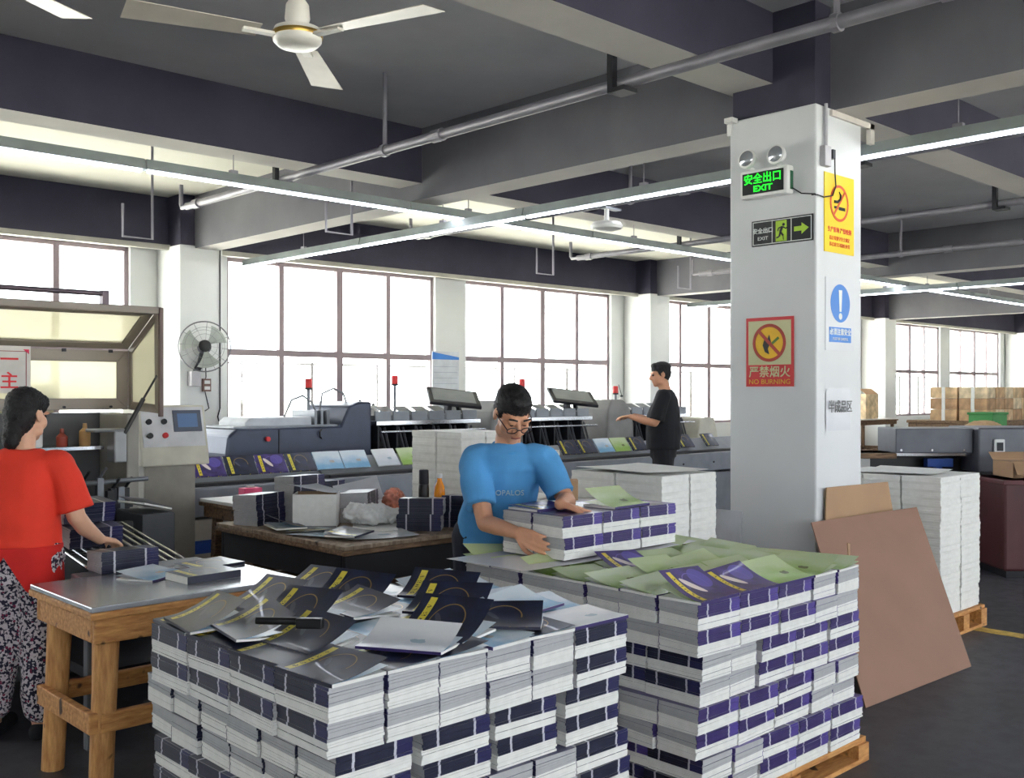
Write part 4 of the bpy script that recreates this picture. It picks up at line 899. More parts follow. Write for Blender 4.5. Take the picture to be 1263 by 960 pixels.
tag(Blob().ell((0, 0, .06), (.13, .1, .06)).ell((.12, -.05, .045), (.09, .06, .045)).ell((-.08, .06, .07), (.08, .06, .06)).skin('crumpled_wrap', M('wrap_white', (228, 228, 226), .5), thing('wrapping_film', 'crumpled white wrapping film heaped on the skirted table', 'wrapping', (0, 0, 0)), .008, 1, .009, 55), None)
wf = bpy.data.objects['wrapping_film']; wf.location = (3.66, 5.06, ZB + .02)
t = thing('thermos_bottle', 'slim black thermos with pale lettering standing by the drink bottle', 'bottle', (4.12, 5.14, ZB))
MB().lathe([(.03, 0), (.034, .004), (.034, .2), (.031, .225)], (0, 0, 0), 20).build('body', BLACK, t, True); MB().lathe([(.031, .227), (.032, .235), (.031, .315), (.026, .32)], (0, 0, 0), 20).build('cap', DARKM, t, True)
text('好水', .03, M('print_lime', (190, 200, 150), .5), t, (-.024, -.0255, .12), (.72, -.69, 0), (0, 0, 1), 'lettering', .001)
t = thing('drink_bottle', 'orange drink bottle with white cap beside the black thermos', 'bottle', (4.2, 5.08, ZB))
MB().lathe([(.03, 0), (.036, .01), (.034, .08), (.036, .17), (.032, .21), (.015, .25), (.0145, .27)], (0, 0, 0), 20).build('body', M('orange_juice', (250, 150, 20), .25), t, True); MB().lathe([(.017, .265), (.018, .29), (.016, .293)], (0, 0, 0), 16).build('cap', WPL, t, True)
t = thing('snack_bag', 'crumpled snack bag with red print behind the thermos', 'bag', (4.02, 5.32, ZB)); Blob().ell((4.02, 5.32, ZB + .1), (.09, .05, .1)).skin('bag', M('snack_print', (196, 120, 96), .3, var=.5, scale=18), t, .007, 1, .007, 70)
curved_book('navy book lying at the worn corner of the skirted table', 3.30, 4.78, ZB + .02, 30, NAVYC, GREYI, None, .02, seed=501)
curved_book('pale book fallen open near the thermos', 4.1, 5.5, ZB + .02, -20, GREYI, SKYI, None, .05, 0, .4, seed=502)
curved_book('navy book sprung open on the left edge of the skirted table', 3.22, 5.32, ZB + .018, 75, NAVYC, SKYI, None, .03, 0, .4, seed=503)
curved_book('navy book with lifted cover at the back of the skirted table', 3.9, 5.72, ZB + .02, 15, NAVYC, GREYI, None, .05, 0, .3, seed=504)
# things on the white tables
curved_book('green book lying open on the small white topped table', 3.9, 6.4, .841, 20, GREENC, GREYI, None, .03, seed=61); tbundle('bundle of dark books on the small white topped table', 4.25, 6.5, 5, 1, z=.841)
tag(MB().box(-.07, -.045, 0, .07, .045, .07).box(-.03, -.01, .07, .03, .012, .085, 1).build('tissue_box', [M('pink_card', (232, 84, 128), .5), PAPW], None, bevel=.004, loc=(3.72, 6.62, .841)), 'small pink tissue box on the small white topped table', 'box')
for i in range(3): tag(MB().box(-.22, -.16, 0, .22, .16, .05).build('plank_offcut', RAW, None, bevel=.005, loc=(3.9, 6.45, .411 + i * .0505)), 'wood offcut stacked on the shelf of the small white table', 'plank', 'offcuts on the table shelf')
t = thing('small_carton', 'small brown carton on the narrow white table', 'carton', (4.22, 3.98, .991), -43); MB().box(-.06, -.05, 0, .06, .05, .11).build('body', KRAFT, t, bevel=.003); MB().box(-.06, -.05, .11, .06, -.002, .113).build('flap', KRAFT, t); MB().box(-.06, .002, .11, .06, .05, .113).build('flap', KRAFT, t)
loose_sheet('white sheet spread on the narrow white table', 'paper_sheet', 'paper', 4.12, 4.22, .993, 10, .34, .3, PAPW, .006)
# mid paper stacks
pallet('pallet under the tall white stack behind the skirted table', 4.56, 5.28, 5.04, 5.86); block_stack('white paper block in the tall stack by the skirted table', 'tall paper stack by the skirted table', 4.57, 5.3, 2, 2, 7, .22, .26, .168, .14)
pallet('pallet under the lower white stack near the narrow table', 5.08, 5.28, 5.56, 5.86); block_stack('white paper block in the stack behind the narrow table', 'lower paper stack', 5.09, 5.3, 2, 2, 6, .22, .26, .17, .14)
# ------------------------------------------------------------------ trimmer with raised hood
HG = M('hood_taupe', (140, 130, 122), .45, .2, var=.06); HGL = glassmat('hood_pane', (.96, .95, .88), .05, .8, (232, 228, 206))
t = thing('trimming_machine', 'taupe book trimmer with raised windowed safety hood and gas strut', 'machine', (0, 0, 0))
MB().box(1.1, 5.95, 0, 2.72, 6.95, .72).build('base', M('machine_grey', (118, 120, 122), .5, .2), t, bevel=.02)
MB().box(1.1, 5.62, .72, 2.4, 6.95, .78).build('bed', STEEL, t, bevel=.006)
MB().box(1.1, 6.78, .78, 2.85, 6.98, 1.46).build('rear_housing', M('machine_shadow_grey', (78, 78, 80), .5), t)
MB().box(2.7, 6.34, .72, 2.78, 6.78, 1.46).build('side_post', M('machine_post', (150, 146, 138), .5), t, bevel=.01)
MB().box(1.1, 6.4, 1.24, 2.58, 6.78, 1.26).build('inner_shelf', STEEL, t)
MB().box(2.58, 6.24, 1.16, 2.66, 6.36, 1.36).box(2.46, 6.24, 1.35, 2.68, 6.4, 1.37).build('clamp_block', M('clamp_grey', (140, 142, 144), .4, .3), t, bevel=.01)
MB().box(1.5, 6.2, .8, 2.4, 6.34, .98).build('knife_bar', DARKM, t, bevel=.01)
for i in range(5): MB().cyl((1.7 + i * .15, 6.16, .8), (1.7 + i * .15, 6.16, 1.05 + .03 * (i % 2)), .018).box(1.67 + i * .15, 6.1, .95, 1.73 + i * .15, 6.2, 1.0).build('press_rod', STEEL if i % 2 else DARKM, t)
rk = random.Random(8)
for i in range(16):
    x, y = 1.9 + .043 * i, 5.98 + rk.uniform(-.08, .12); hh = rk.uniform(.1, .3)
    mk = MB().box(x - .018, y - .02, .78, x + .018, y + .02, .8 + hh)
    if i % 2: mk.cyl((x, y, .8 + hh), (x + .02, y - .05, .86 + hh), .009, n=8).box(x - .03, y - .04, .8 + hh * .5, x + .03, y - .015, .83 + hh * .5)
    mk.build('clamp_finger', (BLACK, DARKM, GREYM)[i % 3], t)
MB().box(1.85, 5.9, .8, 2.62, 5.93, .83).build('cross_bar', STEEL, t); MB().cyl((1.85, 5.95, 1.06), (2.66, 5.95, 1.08), .014).build('cross_bar', GREYM, t, True)
for i in range(3): MB().tube([(1.8 + i * .22, 6.1, .98), (1.82 + i * .22, 5.9, 1.02), (1.86 + i * .22, 5.85, .82)], .012, 6).build('hose', BLACK, t)
hd = thing('hood', 'hood', 'x'); del hd['category']; del hd['label']; hd.parent = t
def framed(name, corners, wmarg, nrm, mat=HG, glass=HGL, th=.02):
    """panel with a window: four corners in order, border wmarg, glass pane as sub-part"""
    c = [Vector(q) for q in corners]; ce = sum(c, Vector()) / 4; nv = Vector(nrm) * th
    inn = []
    for i in range(4):
        a, p, q = c[i], c[i - 1], c[(i + 1) % 4]; inn.append(a + (p - a).normalized() * wmarg + (q - a).normalized() * wmarg)
    m_ = MB()
    for i in range(4): j = (i + 1) % 4; m_.prism([c[i], c[j], inn[j], inn[i]], nv)
    o = m_.build(name, mat, t, bevel=.004); MB().prism([q + nv * .4 for q in inn], nv * .2).build('pane', glass, o)
    return o
bpy.data.objects.remove(hd)
XH0, XH1 = 1.0, 2.87
framed('hood_top', [(XH0, 6.3, 2.11), (XH1, 6.3, 2.11), (XH1, 6.72, 1.88), (XH0, 6.72, 1.88)], .07, (0, .3, .95))
framed('hood_back', [(XH0, 6.72, 1.87), (XH1, 6.72, 1.87), (XH1, 6.72, 1.48), (XH0, 6.72, 1.48)], .075, (0, 1, 0))
framed('hood_side', [(XH1, 6.26, 1.46), (XH1, 6.28, 2.12), (XH1, 6.72, 1.88), (XH1, 6.72, 1.48)], .055, (1, 0, 0))
MB().box(XH0, 6.255, 2.09, XH1 + .02, 6.3, 2.135).build('hood_edge', HG, t, bevel=.004); MB().box(XH1, 6.24, 1.44, XH1 + .025, 6.27, 2.13).build('hood_edge', M('hood_brown', (112, 92, 86), .5), t, bevel=.004)
m = MB().cyl((XH0, 6.24, 2.195), (2.52, 6.24, 2.195), .016).box(2.5, 6.22, 2.13, 2.54, 6.27, 2.215); m.build('hood_handle', M('handle_mauve', (104, 90, 98), .4, .3), t, True)
m = MB()
for x in (1.5, 2.0, 2.45, 2.75): m.box(x - .012, 6.705, 1.855, x + .012, 6.72, 1.875); m.cyl((x, 6.715, 1.5), (x, 6.7, 1.5), .008)
m.build('screw', DARKM, t)
m = MB().cyl((2.85, 6.24, 1.70), (2.75, 6.245, 1.53), .007).cyl((2.765, 6.245, 1.555), (2.645, 6.25, 1.34), .014); m.build('gas_strut', BLACK, t, True)
sg = thing('safety_slogan_sign', 'white board with red slogan characters hung inside the hood', 'sign', (2.07, 6.66, 1.72)); MB().box(-.5, 0, -.13, .16, .01, .16).build('board', M('slogan_board', (196, 192, 190), .4), sg); m = MB().box(-.48, -.002, .125, .135, 0, .129).box(.131, -.002, -.11, .135, 0, .129); m.build('border', M('maroon_line', (130, 40, 50), .5), sg)
MB().prism([(.15, -.001, .14), (.115, -.001, .14), (.15, -.001, .11)], (0, -.001, 0)).build('corner_mark', M('magenta_red', (214, 30, 80), .5), sg)
text('安全第一', .11, M('slogan_red', (216, 30, 40), .5), sg, (-.13, -.002, .07), RY, (0, 0, 1), bold=.0015); text('预防为主', .11, MATS['slogan_red'], sg, (-.13, -.002, -.06), RY, (0, 0, 1), bold=.0015)
bx_ = thing('parts_box', 'pale card box seen through the rear hood pane', 'box', (2.35, 7.0, 1.3)); 
MB().box(-.22, 0, 0, .14, .22, .34).build('body', M('pale_card', (186, 178, 150), .8), bx_, bevel=.004); MB().box(-.22, .0, .34, .14, .11, .344).build('flap', MATS['pale_card'], bx_)
tag(MB().box(2.0, 6.99, 0, 2.75, 7.25, 1.298).build('metal_cabinet', M('cabinet_grey', (150, 150, 146), .5), bevel=.01), 'grey cabinet behind the trimmer carrying a pale box', 'cabinet')
for k, (x, mt, nm) in enumerate(((1.62, RED, 'red'), (1.8, WPL, 'white'), (1.93, WPL, 'slim white'), (2.08, M('rust_red', (150, 60, 44), .5), 'rust-red'), (2.22, M('tan', (180, 140, 90), .5), 'tan'))):
    m = MB().lathe([(.03, 0), (.034, .005), (.034, .06 + .03 * (k % 3)), (.014, .08 + .03 * (k % 3)), (.012, .11 + .03 * (k % 3))], (0, 0, 0), 14).build('oil_bottle', mt, None, True, loc=(x + .28, 6.5, 1.261)); tag(m, nm + ' small bottle on the shelf inside the trimmer', 'bottle')
# roller-rod delivery table
t = thing('delivery_table', 'sloping delivery table of bright steel rods beside the trimmer', 'table', (0, 0, 0))
for i in range(11): x = 1.88 + i * .046; MB().cyl((x, 4.80, .765), (x, 5.56, .88), .0075, n=8).build('rod', STEEL, t, True)
MB().box(1.86, 4.72, .68, 2.4, 4.8, .775).build('front_rail', GREYM, t, bevel=.005); MB().box(1.86, 5.55, .74, 2.4, 5.6, .885).build('back_rail', DARKM, t, bevel=.005)
for x in (1.87, 2.34):
    for y in (4.74, 5.55): MB().box(x, y, 0, x + .045, y + .045, .74).build('leg', DARKM, t)
MB().box(1.88, 4.78, .25, 2.36, 5.58, .3).build('tray', DARKM, t)
for k, (x, y, z, an) in enumerate(((2.02, 5.2, .842, 0), (2.03, 5.4, .872, 0), (2.02, 5.3, .955, 4))):
    o = bundle(x, y, z, an, 'dark', 'bundle of navy books sliding down the rods at the hand of the person in orange-red', 'books on the delivery rods'); o.rotation_euler.x = R(8.5)
bundle(1.97, 4.68, .776, 0, 'navy', 'bundle of navy books at the foot of the delivery rods', None) if False else bundle(1.97, 4.67, .782, -2, 'dark', 'bundle of navy books squared up beside the zinc topped table', None)
tag(MB().box(1.75, 4.585, .70, 2.38, 4.715, .78).box(1.78, 4.6, 0, 1.83, 4.65, .7).box(2.3, 4.6, 0, 2.35, 4.65, .7).build('catch_tray', GREYM, bevel=.006), 'grey catch tray between the delivery rods and the zinc topped table', 'tray')
t = thing('machine_cabinet', 'dark grey sheet metal cabinet at the end of the delivery rods', 'cabinet', (2.43, 5.5, 0)); MB().box(0, 0, 0, .19, .36, .92).build('body', M('charcoal_sheet', (62, 64, 68), .45, .2), t, bevel=.008); MB().box(.02, -.006, .08, .17, 0, .84).build('door', MATS['charcoal_sheet'], t, bevel=.003)
curved_book('purple book propped up on the dark grey cabinet', 2.52, 5.68, .95, 100, PURPC, None, None, .02, 14, th=.01, seed=77)
# operator console
t = thing('control_console', 'pale control console with round buttons and small blue screen', 'console', (3.02, 6.86, 0))
MB().box(.06, .08, 0, .44, .32, 1.08).build('pedestal', M('console_grey', (158, 154, 144), .5), t, bevel=.01)
MB().prism([(0, -.02, 1.08), (0, .3, 1.08), (0, .3, 1.5), (0, .07, 1.5), (0, .0, 1.2)], (.5, 0, 0)).build('box', CREAM, t, bevel=.01)
fn_ = lambda x, k, d=0: (x, .0 + .07 * k - .97 * d, 1.2 + .3 * k + .23 * d)
n_ = Vector((0, -.97, .23))
MB().prism([fn_(.02, .04), fn_(.48, .04), fn_(.48, .96), fn_(.02, .96)], n_ * .004).build('panel', M('console_panel', (206, 206, 208), .35), t)
MB().prism([fn_(.25, .38), fn_(.46, .38), fn_(.46, .88), fn_(.25, .88)], n_ * .012).build('screen_bezel', M('bezel', (84, 90, 104), .4), t); MB().prism([Vector(fn_(.28, .48)) + n_ * .0125, Vector(fn_(.43, .48)) + n_ * .0125, Vector(fn_(.43, .8)) + n_ * .0125, Vector(fn_(.28, .8)) + n_ * .0125], n_ * .001).build('screen', emitter('screen_blue', (84, 110, 146), .15), t)
for i in range(2):
    for j in range(2):
        p = Vector(fn_(.07 + .11 * i, .3 + .32 * j)); MB().cyl(p, p + n_ * .02, .02, n=16).build('button', RED if (i, j) == (1, 0) else BLACK, t, True)
# ------------------------------------------------------------------ binding line
LG = M('line_grey_steel', (128, 132, 142), .4, .3); BLUEP = M('machine_blue', (36, 78, 160), .4); CRP = M('line_cream', (190, 184, 172), .5)
def conveyor(label, x0, x1, blue):
    t = thing('book_conveyor', label, 'conveyor', (x0, 7.3, 0)); L = x1 - x0
    MB().box(0, .02, .1, L, .5, .62).build('body', CRP if blue else LG, t, bevel=.01); MB().box(0, 0, .64, L, .52, .86).build('upper_body', LG, t, bevel=.015)
    MB().box(0, .04, 0, L, .48, .1).build('plinth', DARKM, t)
    if blue: MB().box(0, .012, .36, L, .02, .46).build('blue_band', BLUEP, t); MB().box(L * .55, .006, .4, L * .55 + .06, .012, .48).build('sticker', PAPW, t)
    MB().box(0, .1, .86, L, .42, .885).build('belt', M('belt_black', (40, 40, 44), .7), t); MB().prism([(0, .22, .885), (0, .4, .885), (0, .4, 1.02)], (L, 0, 0)).build('rack', LG, t)
    for x in np.arange(.3, L - .1, .6): part('panel_bolt', mesh_once('pbolt', lambda: MB().cyl((0, 0, 0), (0, -.008, 0), .012, n=8), DARKM), t, (float(x), 0, .75))
    return t
conveyor('grey conveyor with cream panel and blue band in front of the console', 3.56, 4.9, True)
conveyor('grey book conveyor passing in front of the binding machine', 4.92, 7.6, False)
conveyor('grey book conveyor beyond the person in blue', 7.62, 11.6, False)
xs = [3.6, 3.88, 4.16, 4.44, 4.72, 5.0, 5.28, 5.62, 5.9, 6.18, 6.46, 6.76, 8.05, 8.33, 8.62, 8.9, 9.2, 9.6, 10.1, 10.6]
cv = [NAVYC, PURPC, NAVYC, PURPC, NAVYC, SKYI, SKYI, GREYI, GREENC, SKYI, SKYI, GREENC, NAVYC, NAVYC, SKYI, GREENC, NAVYC, NAVYC, NAVYC, NAVYC]
desc = {NAVYC.name: 'navy booklet', PURPC.name: 'purple booklet', SKYI.name: 'sky-blue booklet', GREYI.name: 'pale grey booklet', GREENC.name: 'green booklet'}
for x, c_ in zip(xs, cv):
    o = MB().sheet(lambda u, v: ((u - .5) * BL, (v - .5) * BW, .004 * math.sin(3 * u)), 3, 3, .012, 0, 1).build('booklet', [c_, PAPW], None, loc=(x, 7.3 + .27, .995)); o.rotation_euler = (R(52), 0, J(.05))
    tag(o, desc[c_.name] + (' leaning on the conveyor rack before the binding machine' if x < 7.5 else ' leaning on the conveyor rack near the operator in black'), 'booklet', desc[c_.name] + 's on the conveyor' + (' far' if x > 7.5 else ''))
def signal_lamp(label, x, y, z0, h):
    t = thing('signal_lamp', label, 'lamp', (x, y, z0)); MB().cyl((0, 0, 0), (0, 0, h), .016).build('pole', GREYM, t, True); MB().lathe([(.034, 0), (.036, .005), (.036, .085), (.03, .1)], (0, 0, h), 16).build('lens', M('lamp_red', (214, 50, 50), .3), t, True); MB().lathe([(.037, 0), (.037, .02)], (0, 0, h - .01), 16).build('collar', DARKM, t, True)
BB = M('binder_blue_grey', (50, 57, 76), .32, .3, var=.1)
t = thing('binding_machine', 'blue-grey perfect binding machine with raised end guard', 'machine', (4.4, 8.25, 0))
MB().prism([(0, 0, .1), (1.56, 0, .1), (1.56, 0, 1.5), (1.42, 0, 1.5), (1.3, 0, 1.46), (1.2, 0, 1.27), (.1, 0, 1.27), (.02, 0, 1.2), (0, 0, 1.05)], (0, .75, 0)).build('body', BB, t, bevel=.02)
MB().box(.0, .05, 0, 1.56, .7, .1).build('plinth', DARKM, t); MB().prism([(.25, .12, 1.275), (.95, .12, 1.275), (.95, .12, 1.36), (.3, .12, 1.36), (.25, .12, 1.32)], (0, .5, 0)).build('lid', M('lid_grey', (184, 188, 194), .4), t, bevel=.01)
MB().box(.1, .05, 1.27, 1.2, .7, 1.285).build('deck', GREYM, t); MB().box(.52, -.006, .62, .53, 0, 1.25).build('panel_seam', DARKM, t); MB().box(.18, -.01, .88, .36, 0, .98).build('recess', BLACK, t); MB().box(.27, -.03, .93, .34, -.01, .955).build('recess_handle', STEEL, t)
p = Vector((.4, -.004, 1.17)); MB().cyl(p, p + Vector((0, -.03, 0)), .022).build('emergency_button', RED, t, True); MB().tube([(.98, -.004, 1.16), (.95, -.02, 1.18), (.95, -.02, 1.22), (.98, -.004, 1.24)], .008, 6).build('latch', BLACK, t)
for i in range(3): MB().box(1.0 + i * .07, .15, 1.27, 1.03 + i * .07, .55, 1.42).build('guide_plate', GREYM, t)
MB().tube([(.7, .2, 1.36), (.78, .2, 1.52), (.9, .2, 1.56), (1.0, .2, 1.5), (1.05, .2, 1.4)], .01, 6).build('air_hose', M('hose_grey', (120, 122, 126), .5), t); MB().tube([(1.2, .4, 1.3), (1.25, .4, 1.58), (1.38, .4, 1.63), (1.5, .4, 1.58), (1.53, .4, 1.5)], .01, 6).build('air_hose', MATS['hose_grey'], t)
for x, y in ((.06, 0),): p = Vector((.05, -.004, .9)); MB().cyl(p, p + Vector((0, -.03, 0)), .03).build('stop_button', RED, t, True)
signal_lamp('red signal lamp standing on the blue-grey binding machine', 5.46, 8.6, 1.286, .34)
def gatherer(label, x0, n, tilt_at, cover, rough=False):
    sp = .23; L = n * sp
    t = thing('gathering_machine', label, 'machine', (x0, 8.2, 0))
    MB().box(0, .1, .1, L, .8, .62).build('base', LG, t, bevel=.01); MB().box(0, .15, 0, L, .75, .1).build('plinth', DARKM, t)
    MB().box(0, .0, .7, L, .75, .78).build('feed_deck', STEEL, t); MB().box(0, .05, 1.26, L, .75, 1.31).build('upper_rail', STEEL, t, bevel=.006)
    MB().cyl((0, -.02, .95), (L, -.02, .95), .012).build('guard_rail', STEEL, t, True); MB().cyl((0, -.02, 1.2), (L, -.02, 1.2), .012).build('guard_rail', STEEL, t, True)
    MB().box(0, .35, .78, L, .7, 1.26).build('drum_housing', DARKM, t)
    for i in range(n):
        x = (i + .5) * sp
        part('suction_drum', mesh_once('sdrum', lambda: MB().cyl((-.07, .27, 1.05), (.07, .27, 1.05), .13, n=16).cyl((-.085, .27, 1.05), (.085, .27, 1.05), .03, n=10), BLACK), t, (x, 0, 0))
        part('gripper_arm', mesh_once('garm', lambda: MB().beam((-.03, .12, 1.24), (.02, .02, .86), .03, .02).beam((.03, .12, 1.24), (.06, .06, .98), .02, .02).cyl((.02, .02, .86), (.02, .02, .8), .02, n=8), M('arm_grey', (108, 110, 116), .3, .6)), t, (x, 0, 0))
        part('hopper', mesh_once('hopper', lambda: MB().box(-.1, .1, 1.31, .1, .115, 1.4).box(-.1, .1, 1.31, -.09, .5, 1.36).beam((0, .14, 1.31), (.0, .45, 1.44), .16, .012), GREYM), t, (x, 0, 0))
        part('divider', mesh_once('gdiv', lambda: MB().box(-.01, .02, .78, .01, .6, 1.26), DARKM), t, (i * sp, 0, 0))
    for x in (.1, L - .1):
        MB().box(x - .03, .1, .62, x + .03, .7, .7).build('foot', DARKM, t)
    if tilt_at is not None:
        x = tilt_at
        MB().obox((x, .2, 1.53), (.56, .4, .035), (24, 6, -30)).build('tilted_tray', DARKM, t, bevel=.008); MB().obox((x, .2, 1.552), (.46, .3, .008), (24, 6, -30)).build('tray_panel', GREYM, t); MB().beam((x - .05, .25, 1.31), (x - .03, .25, 1.5), .06, .06).beam((x + .2, .3, 1.31), (x + .08, .25, 1.5), .04, .04).build('tray_support', DARKM, t)
    if cover:
        m_ = MB().prism([(-.52, .05, .62), (0, .05, .62), (0, .05, 1.2), (-.1, .05, 1.42), (-.2, .05, 1.5), (-.42, .05, 1.5), (-.48, .05, 1.38), (-.52, .05, 1.0)], (0, .6, 0)); m_.build('end_cover', M('cover_grey', (128, 126, 124), .5), t, bevel=.03)
        MB().box(-.5, .1, 0, -.02, .6, .62).build('cover_base', LG, t)
        p = Vector((-.5, .045, 1.0)); MB().cyl(p, p + Vector((0, -.03, 0)), .025).build('stop_button', RED, t, True)
    return t
gatherer('gathering machine with steel suction arms next to the blue-grey binder', 6.02, 6, 1.12, False)
gatherer('gathering machine with a grey end cover behind the person in blue', 8.05, 5, .95, True)
gatherer('gathering machine with a rounded grey cover tended by the operator in black', 9.98, 5, None, True)
t = thing('end_hopper', 'pale trapezoid hopper at the far end of the gathering line', 'hopper', (11.2, 8.2, 0)); MB().prism([(0, 0, .8), (.55, 0, .8), (.42, 0, 1.25), (.1, 0, 1.25)], (0, .5, 0)).build('shell', CREAM, t, bevel=.02)
for x in (.05, .45): MB().box(x, .05, 0, x + .05, .45, .8).build('leg', GREYM, t)
signal_lamp('red signal lamp above the first gathering machine', 6.62, 8.75, 1.31, .36); signal_lamp('red signal lamp beside the tilted tray of the second gathering machine', 8.6, 8.85, 1.31, .34); signal_lamp('red signal lamp left of the operator in black', 10.2, 8.75, 1.31, .26)
for k, (x, hgt, nm) in enumerate(((6.25, .2, 'pale oil can'), (6.42, .16, 'short pale oil can'), (10.0, .17, 'translucent oil can'), (10.45, .24, 'tall oil can'))):
    t = thing('oil_can', nm + ' standing on the rail of a gathering machine', 'can', (x, 8.86, 1.311)); MB().lathe([(.045, 0), (.048, .01), (.045, hgt * .75), (.02, hgt * .9)], (0, 0, 0), 14).build('body', M('can_pale', (206, 206, 198), .4), t, True); MB().cyl((0, 0, hgt * .88), (.0, 0, hgt), .018).build('cap', DARKM, t, True)
    MB().cyl((0, 0, hgt), (-.06, 0, hgt + .14), .005, n=6).build('spout', DARKM, t)
# ------------------------------------------------------------------ right-hand side
t = thing('hardboard_sheet', 'large brown hardboard sheet leaning in front of the column', 'board', (0, 0, 0))
TLC, TRC = (5.265, 3.06, .852), (6.525, 3.03, .844)
A_, B_, C_, D_ = Vector((4.86, 2.52, .002)), Vector((6.04, 2.48, .002)), Vector(TRC), Vector(TLC)
nb = (B_ - A_).cross(D_ - A_).normalized() * .006
tt = t; m = MB().prism([A_, B_, C_, D_, D_ + (A_ - D_) * .06 + Vector((.0, 0, 0))], nb); m.build('board', BROWN, t)
bpy.data.objects.remove(t, do_unlink=True) if False else None
tag(MB().prism([Vector((5.42, 3.09, 0.002)), Vector((6.36, 3.1, 0.002)), Vector((6.36, 3.105, .82)), Vector((6.29, 3.105, 1.02)), Vector((5.5, 3.09, 1.035))], Vector((0, .008, 0))).build('cardboard_sheet', KRAFT), 'smaller tan cardboard sheet behind the leaning hardboard', 'cardboard')
tag(MB().prism([Vector((4.99, 2.66, .45)), Vector((5.04, 2.70, .45)), Vector((5.12, 2.74, .78)), Vector((5.02, 2.70, .8))], Vector((0, .006, 0))).build('cardboard_strip', KRAFT), 'thin torn cardboard strip beside the green pile', 'cardboard')
# maroon bin with carton
t = thing('maroon_bin', 'dark maroon storage bin carrying an open carton', 'bin', (9.1, 3.45, 0), -43.6)
MR = M('maroon_paint', (74, 28, 34), .5); MB().box(0, 0, .06, .9, .6, .84).build('body', MR, t, bevel=.02); MB().box(.03, .03, 0, .87, .57, .06).build('plinth', DARKM, t); MB().box(-.015, -.015, .8, .915, .615, .84).build('rim', M('maroon_rim', (92, 40, 44), .5), t, bevel=.006)
t = thing('open_carton', 'open kraft carton with drooping flap on the maroon bin', 'carton', (9.28, 3.4, .841), -43.6); MB().box(0, .1, 0, .6, .48, .14).build('body', KRAFT, t, bevel=.006); MB().prism([(0, .1, .14), (.6, .1, .14), (.62, -.06, .02), (-.04, -.06, .04)], (0, 0, .006)).build('flap', KRAFT, t); MB().prism([(0, .48, .14), (.6, .48, .14), (.6, .56, .2), (0, .56, .2)], (0, 0, .005)).build('flap', KRAFT, t)
tag(MB().box(9.02, 3.8, 0, 9.1, 3.88, .8).build('yellow_post', M('post_yellow', (210, 180, 50), .5), bevel=.005), 'short yellow and brown post beside the maroon bin', 'post')
# grey press behind
t = thing('paper_press', 'long dark grey press with guard box and dark bay beneath', 'machine', (9.58, 4.65, 0), -43.6)
PG = M('press_grey', (96, 98, 106), .45, .2); MB().box(.0, 0, 1.0, .75, .5, 1.24).build('guard', PG, t, bevel=.01); MB().box(.76, -.1, .82, 2.2, .6, 1.25).build('head', PG, t, bevel=.015); MB().box(-.35, -.03, .95, .0, .5, 1.0).build('side_table', RAW, t, bevel=.005)
MB().box(-.3, .05, .97, .76, .5, 1.0).build('bed_edge', STEEL, t); MB().box(-.25, .3, 0, 2.2, .6, .96).build('back_panel', BLACK, t); MB().box(1.75, .0, 0, 2.2, .3, .82).build('leg', PG, t, bevel=.01); MB().box(-.33, .0, 0, -.25, .5, .95).build('leg', M('press_leg_pale', (180, 180, 178), .5), t)
MB().box(.9, -.13, 1.0, 1.0, -.1, 1.14).build('switch', WPL, t, bevel=.008); MB().box(.92, -.136, 1.03, .98, -.13, 1.11).build('switch_button', DARKM, t)
for x in (.05, .35, .66): p = Vector((x, -.001, 1.03)); MB().cyl(p, p + Vector((0, -.01, 0)), .012).build('bolt', STEEL, t)
MB().box(.35, .1, .86, .6, .2, .94).box(.44, .12, .6, .5, .18, .86).build('blue_clamp', BLUEP, t)
tag(MB().box(-.12, -.12, 0, .12, .12, .85).build('blue_drum', M('drum_blue', (36, 92, 190), .4), None, bevel=.05, loc=(8.75, 5.0, 0)), 'blue plastic drum between the column and the grey press', 'drum')
# far table with brown bundles
wt = work_table('work_table', 'far low table carrying stacks of brown wrapped bundles', 18.2, 7.2, 23.4, 8.6, 1.08, RAW, RAW, .1, .09)
rnd = random.Random(3); wr = [M('wrap_tan%d' % i, c, .7, var=.35, scale=7) for i, c in enumerate(((206, 176, 136), (190, 156, 116), (214, 194, 160), (176, 140, 104)))]
wm = [MB().box(-.19, -.24, 0, .19, .24, .195).box(-.195, -.03, 0, .195, .03, .198, 1).mesh('wrapped_bundle', [q, PAPW]) for q in wr]
for l in range(3):
    for i in range(12):
        for j in range(2):
            o = bpy.data.objects.new('wrapped_bundle', wm[rnd.randrange(4)]); COL.objects.link(o); o.location = (18.5 + i * .405 + J(.002), 7.48 + j * .52, 1.081 + l * .2); o.rotation_euler.z = J(.006)
            tag(o, 'brown paper wrapped bundle on the far table before the windows, ' + ('bottom row', 'middle row', 'top row')[l], 'bundle', 'wrapped bundles on the far table')
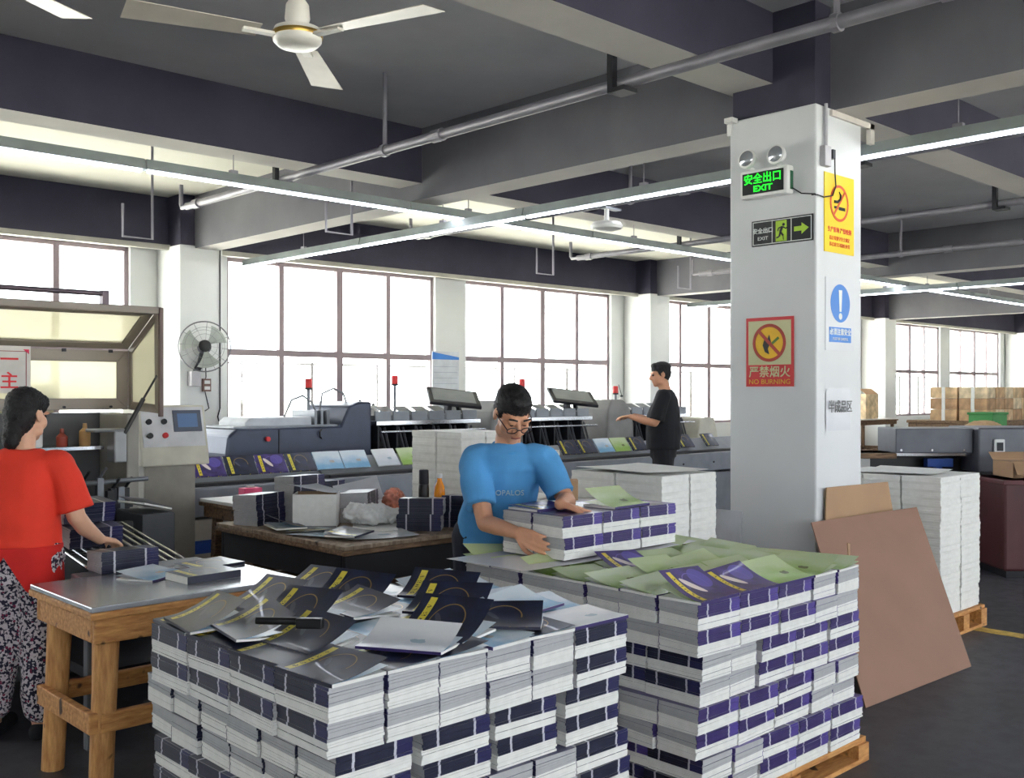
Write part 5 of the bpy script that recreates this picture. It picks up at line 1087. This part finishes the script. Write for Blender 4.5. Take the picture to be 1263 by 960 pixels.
tag(MB().box(-.3, -.2, 0, .3, .2, .34).box(-.32, -.22, .31, .32, .22, .35).build('green_crate', M('crate_green', (60, 140, 70), .5), None, bevel=.01, loc=(17.75, 7.0, .9)), 'green plastic crate at the corner of the far table', 'crate')
tag(MB().box(17.4, 6.75, 0, 18.1, 7.18, .899).build('low_cupboard', CREAM, bevel=.01), 'pale low cupboard under the green crate', 'cupboard')
t = thing('kraft_sack', 'slumped kraft paper sack in front of the far wrapped bundles', 'sack', (16.3, 6.5, 0)); Blob().ell((16.3, 6.5, .95), (.55, .3, .2)).ell((16.6, 6.3, .9), (.4, .25, .14)).skin('sack', M('sack_kraft', (188, 156, 116), .8), t, .03, 1, .01, 15); MB().box(-.6, -.4, 0, .7, .35, .77).build('support_crate', RAW, t)
for k, (x, y, s_) in enumerate(((19.6, 11.1, .5), (20.4, 11.2, .45), (21.3, 11.15, .55))):
    t = thing('storage_carton', ['flat brown carton', 'tan carton with raised flap', 'mottled tall carton'][k] + ' on the ledge table under the far windows', 'carton', (x, y, 1.0)); MB().box(-s_ / 2, -s_ / 2, 0, s_ / 2, s_ / 2, .3 + .12 * k).build('body', wr[k], t, bevel=.01); MB().prism([(-s_ / 2, -s_ / 2, .3 + .12 * k), (s_ / 2, -s_ / 2, .3 + .12 * k), (s_ / 2, -s_ * .2, .42 + .12 * k), (-s_ / 2, -s_ * .2, .42 + .12 * k)], (0, .01, 0)).build('flap', KRAFT, t)
work_table('work_table', 'long pale ledge table standing under the far windows', 18.9, 10.75, 22.2, 11.6, 1.0, WPL, RAW, .08, .06)
# red crate and cup behind the white stack
tag(MB().box(-.12, -.1, 0, .12, .1, .24).box(-.125, -.105, .2, .125, .105, .24).build('red_crate', M('crate_red', (206, 30, 36), .4), None, bevel=.01, loc=(5.2, 4.25, .78)), 'small red plastic crate behind the white stack near the column', 'crate')
t = thing('side_stand', 'dark stand holding the red crate near the column', 'stand', (5.2, 4.25, 0)); MB().box(-.16, -.14, .74, .16, .14, .78).build('top', RAW, t)
for sx in (-1, 1):
    for sy in (-1, 1): MB().box(sx * .14 - .02, sy * .12 - .02, 0, sx * .14 + .02, sy * .12 + .02, .74).build('leg', DARKM, t)
bpy.context.view_layer.update()
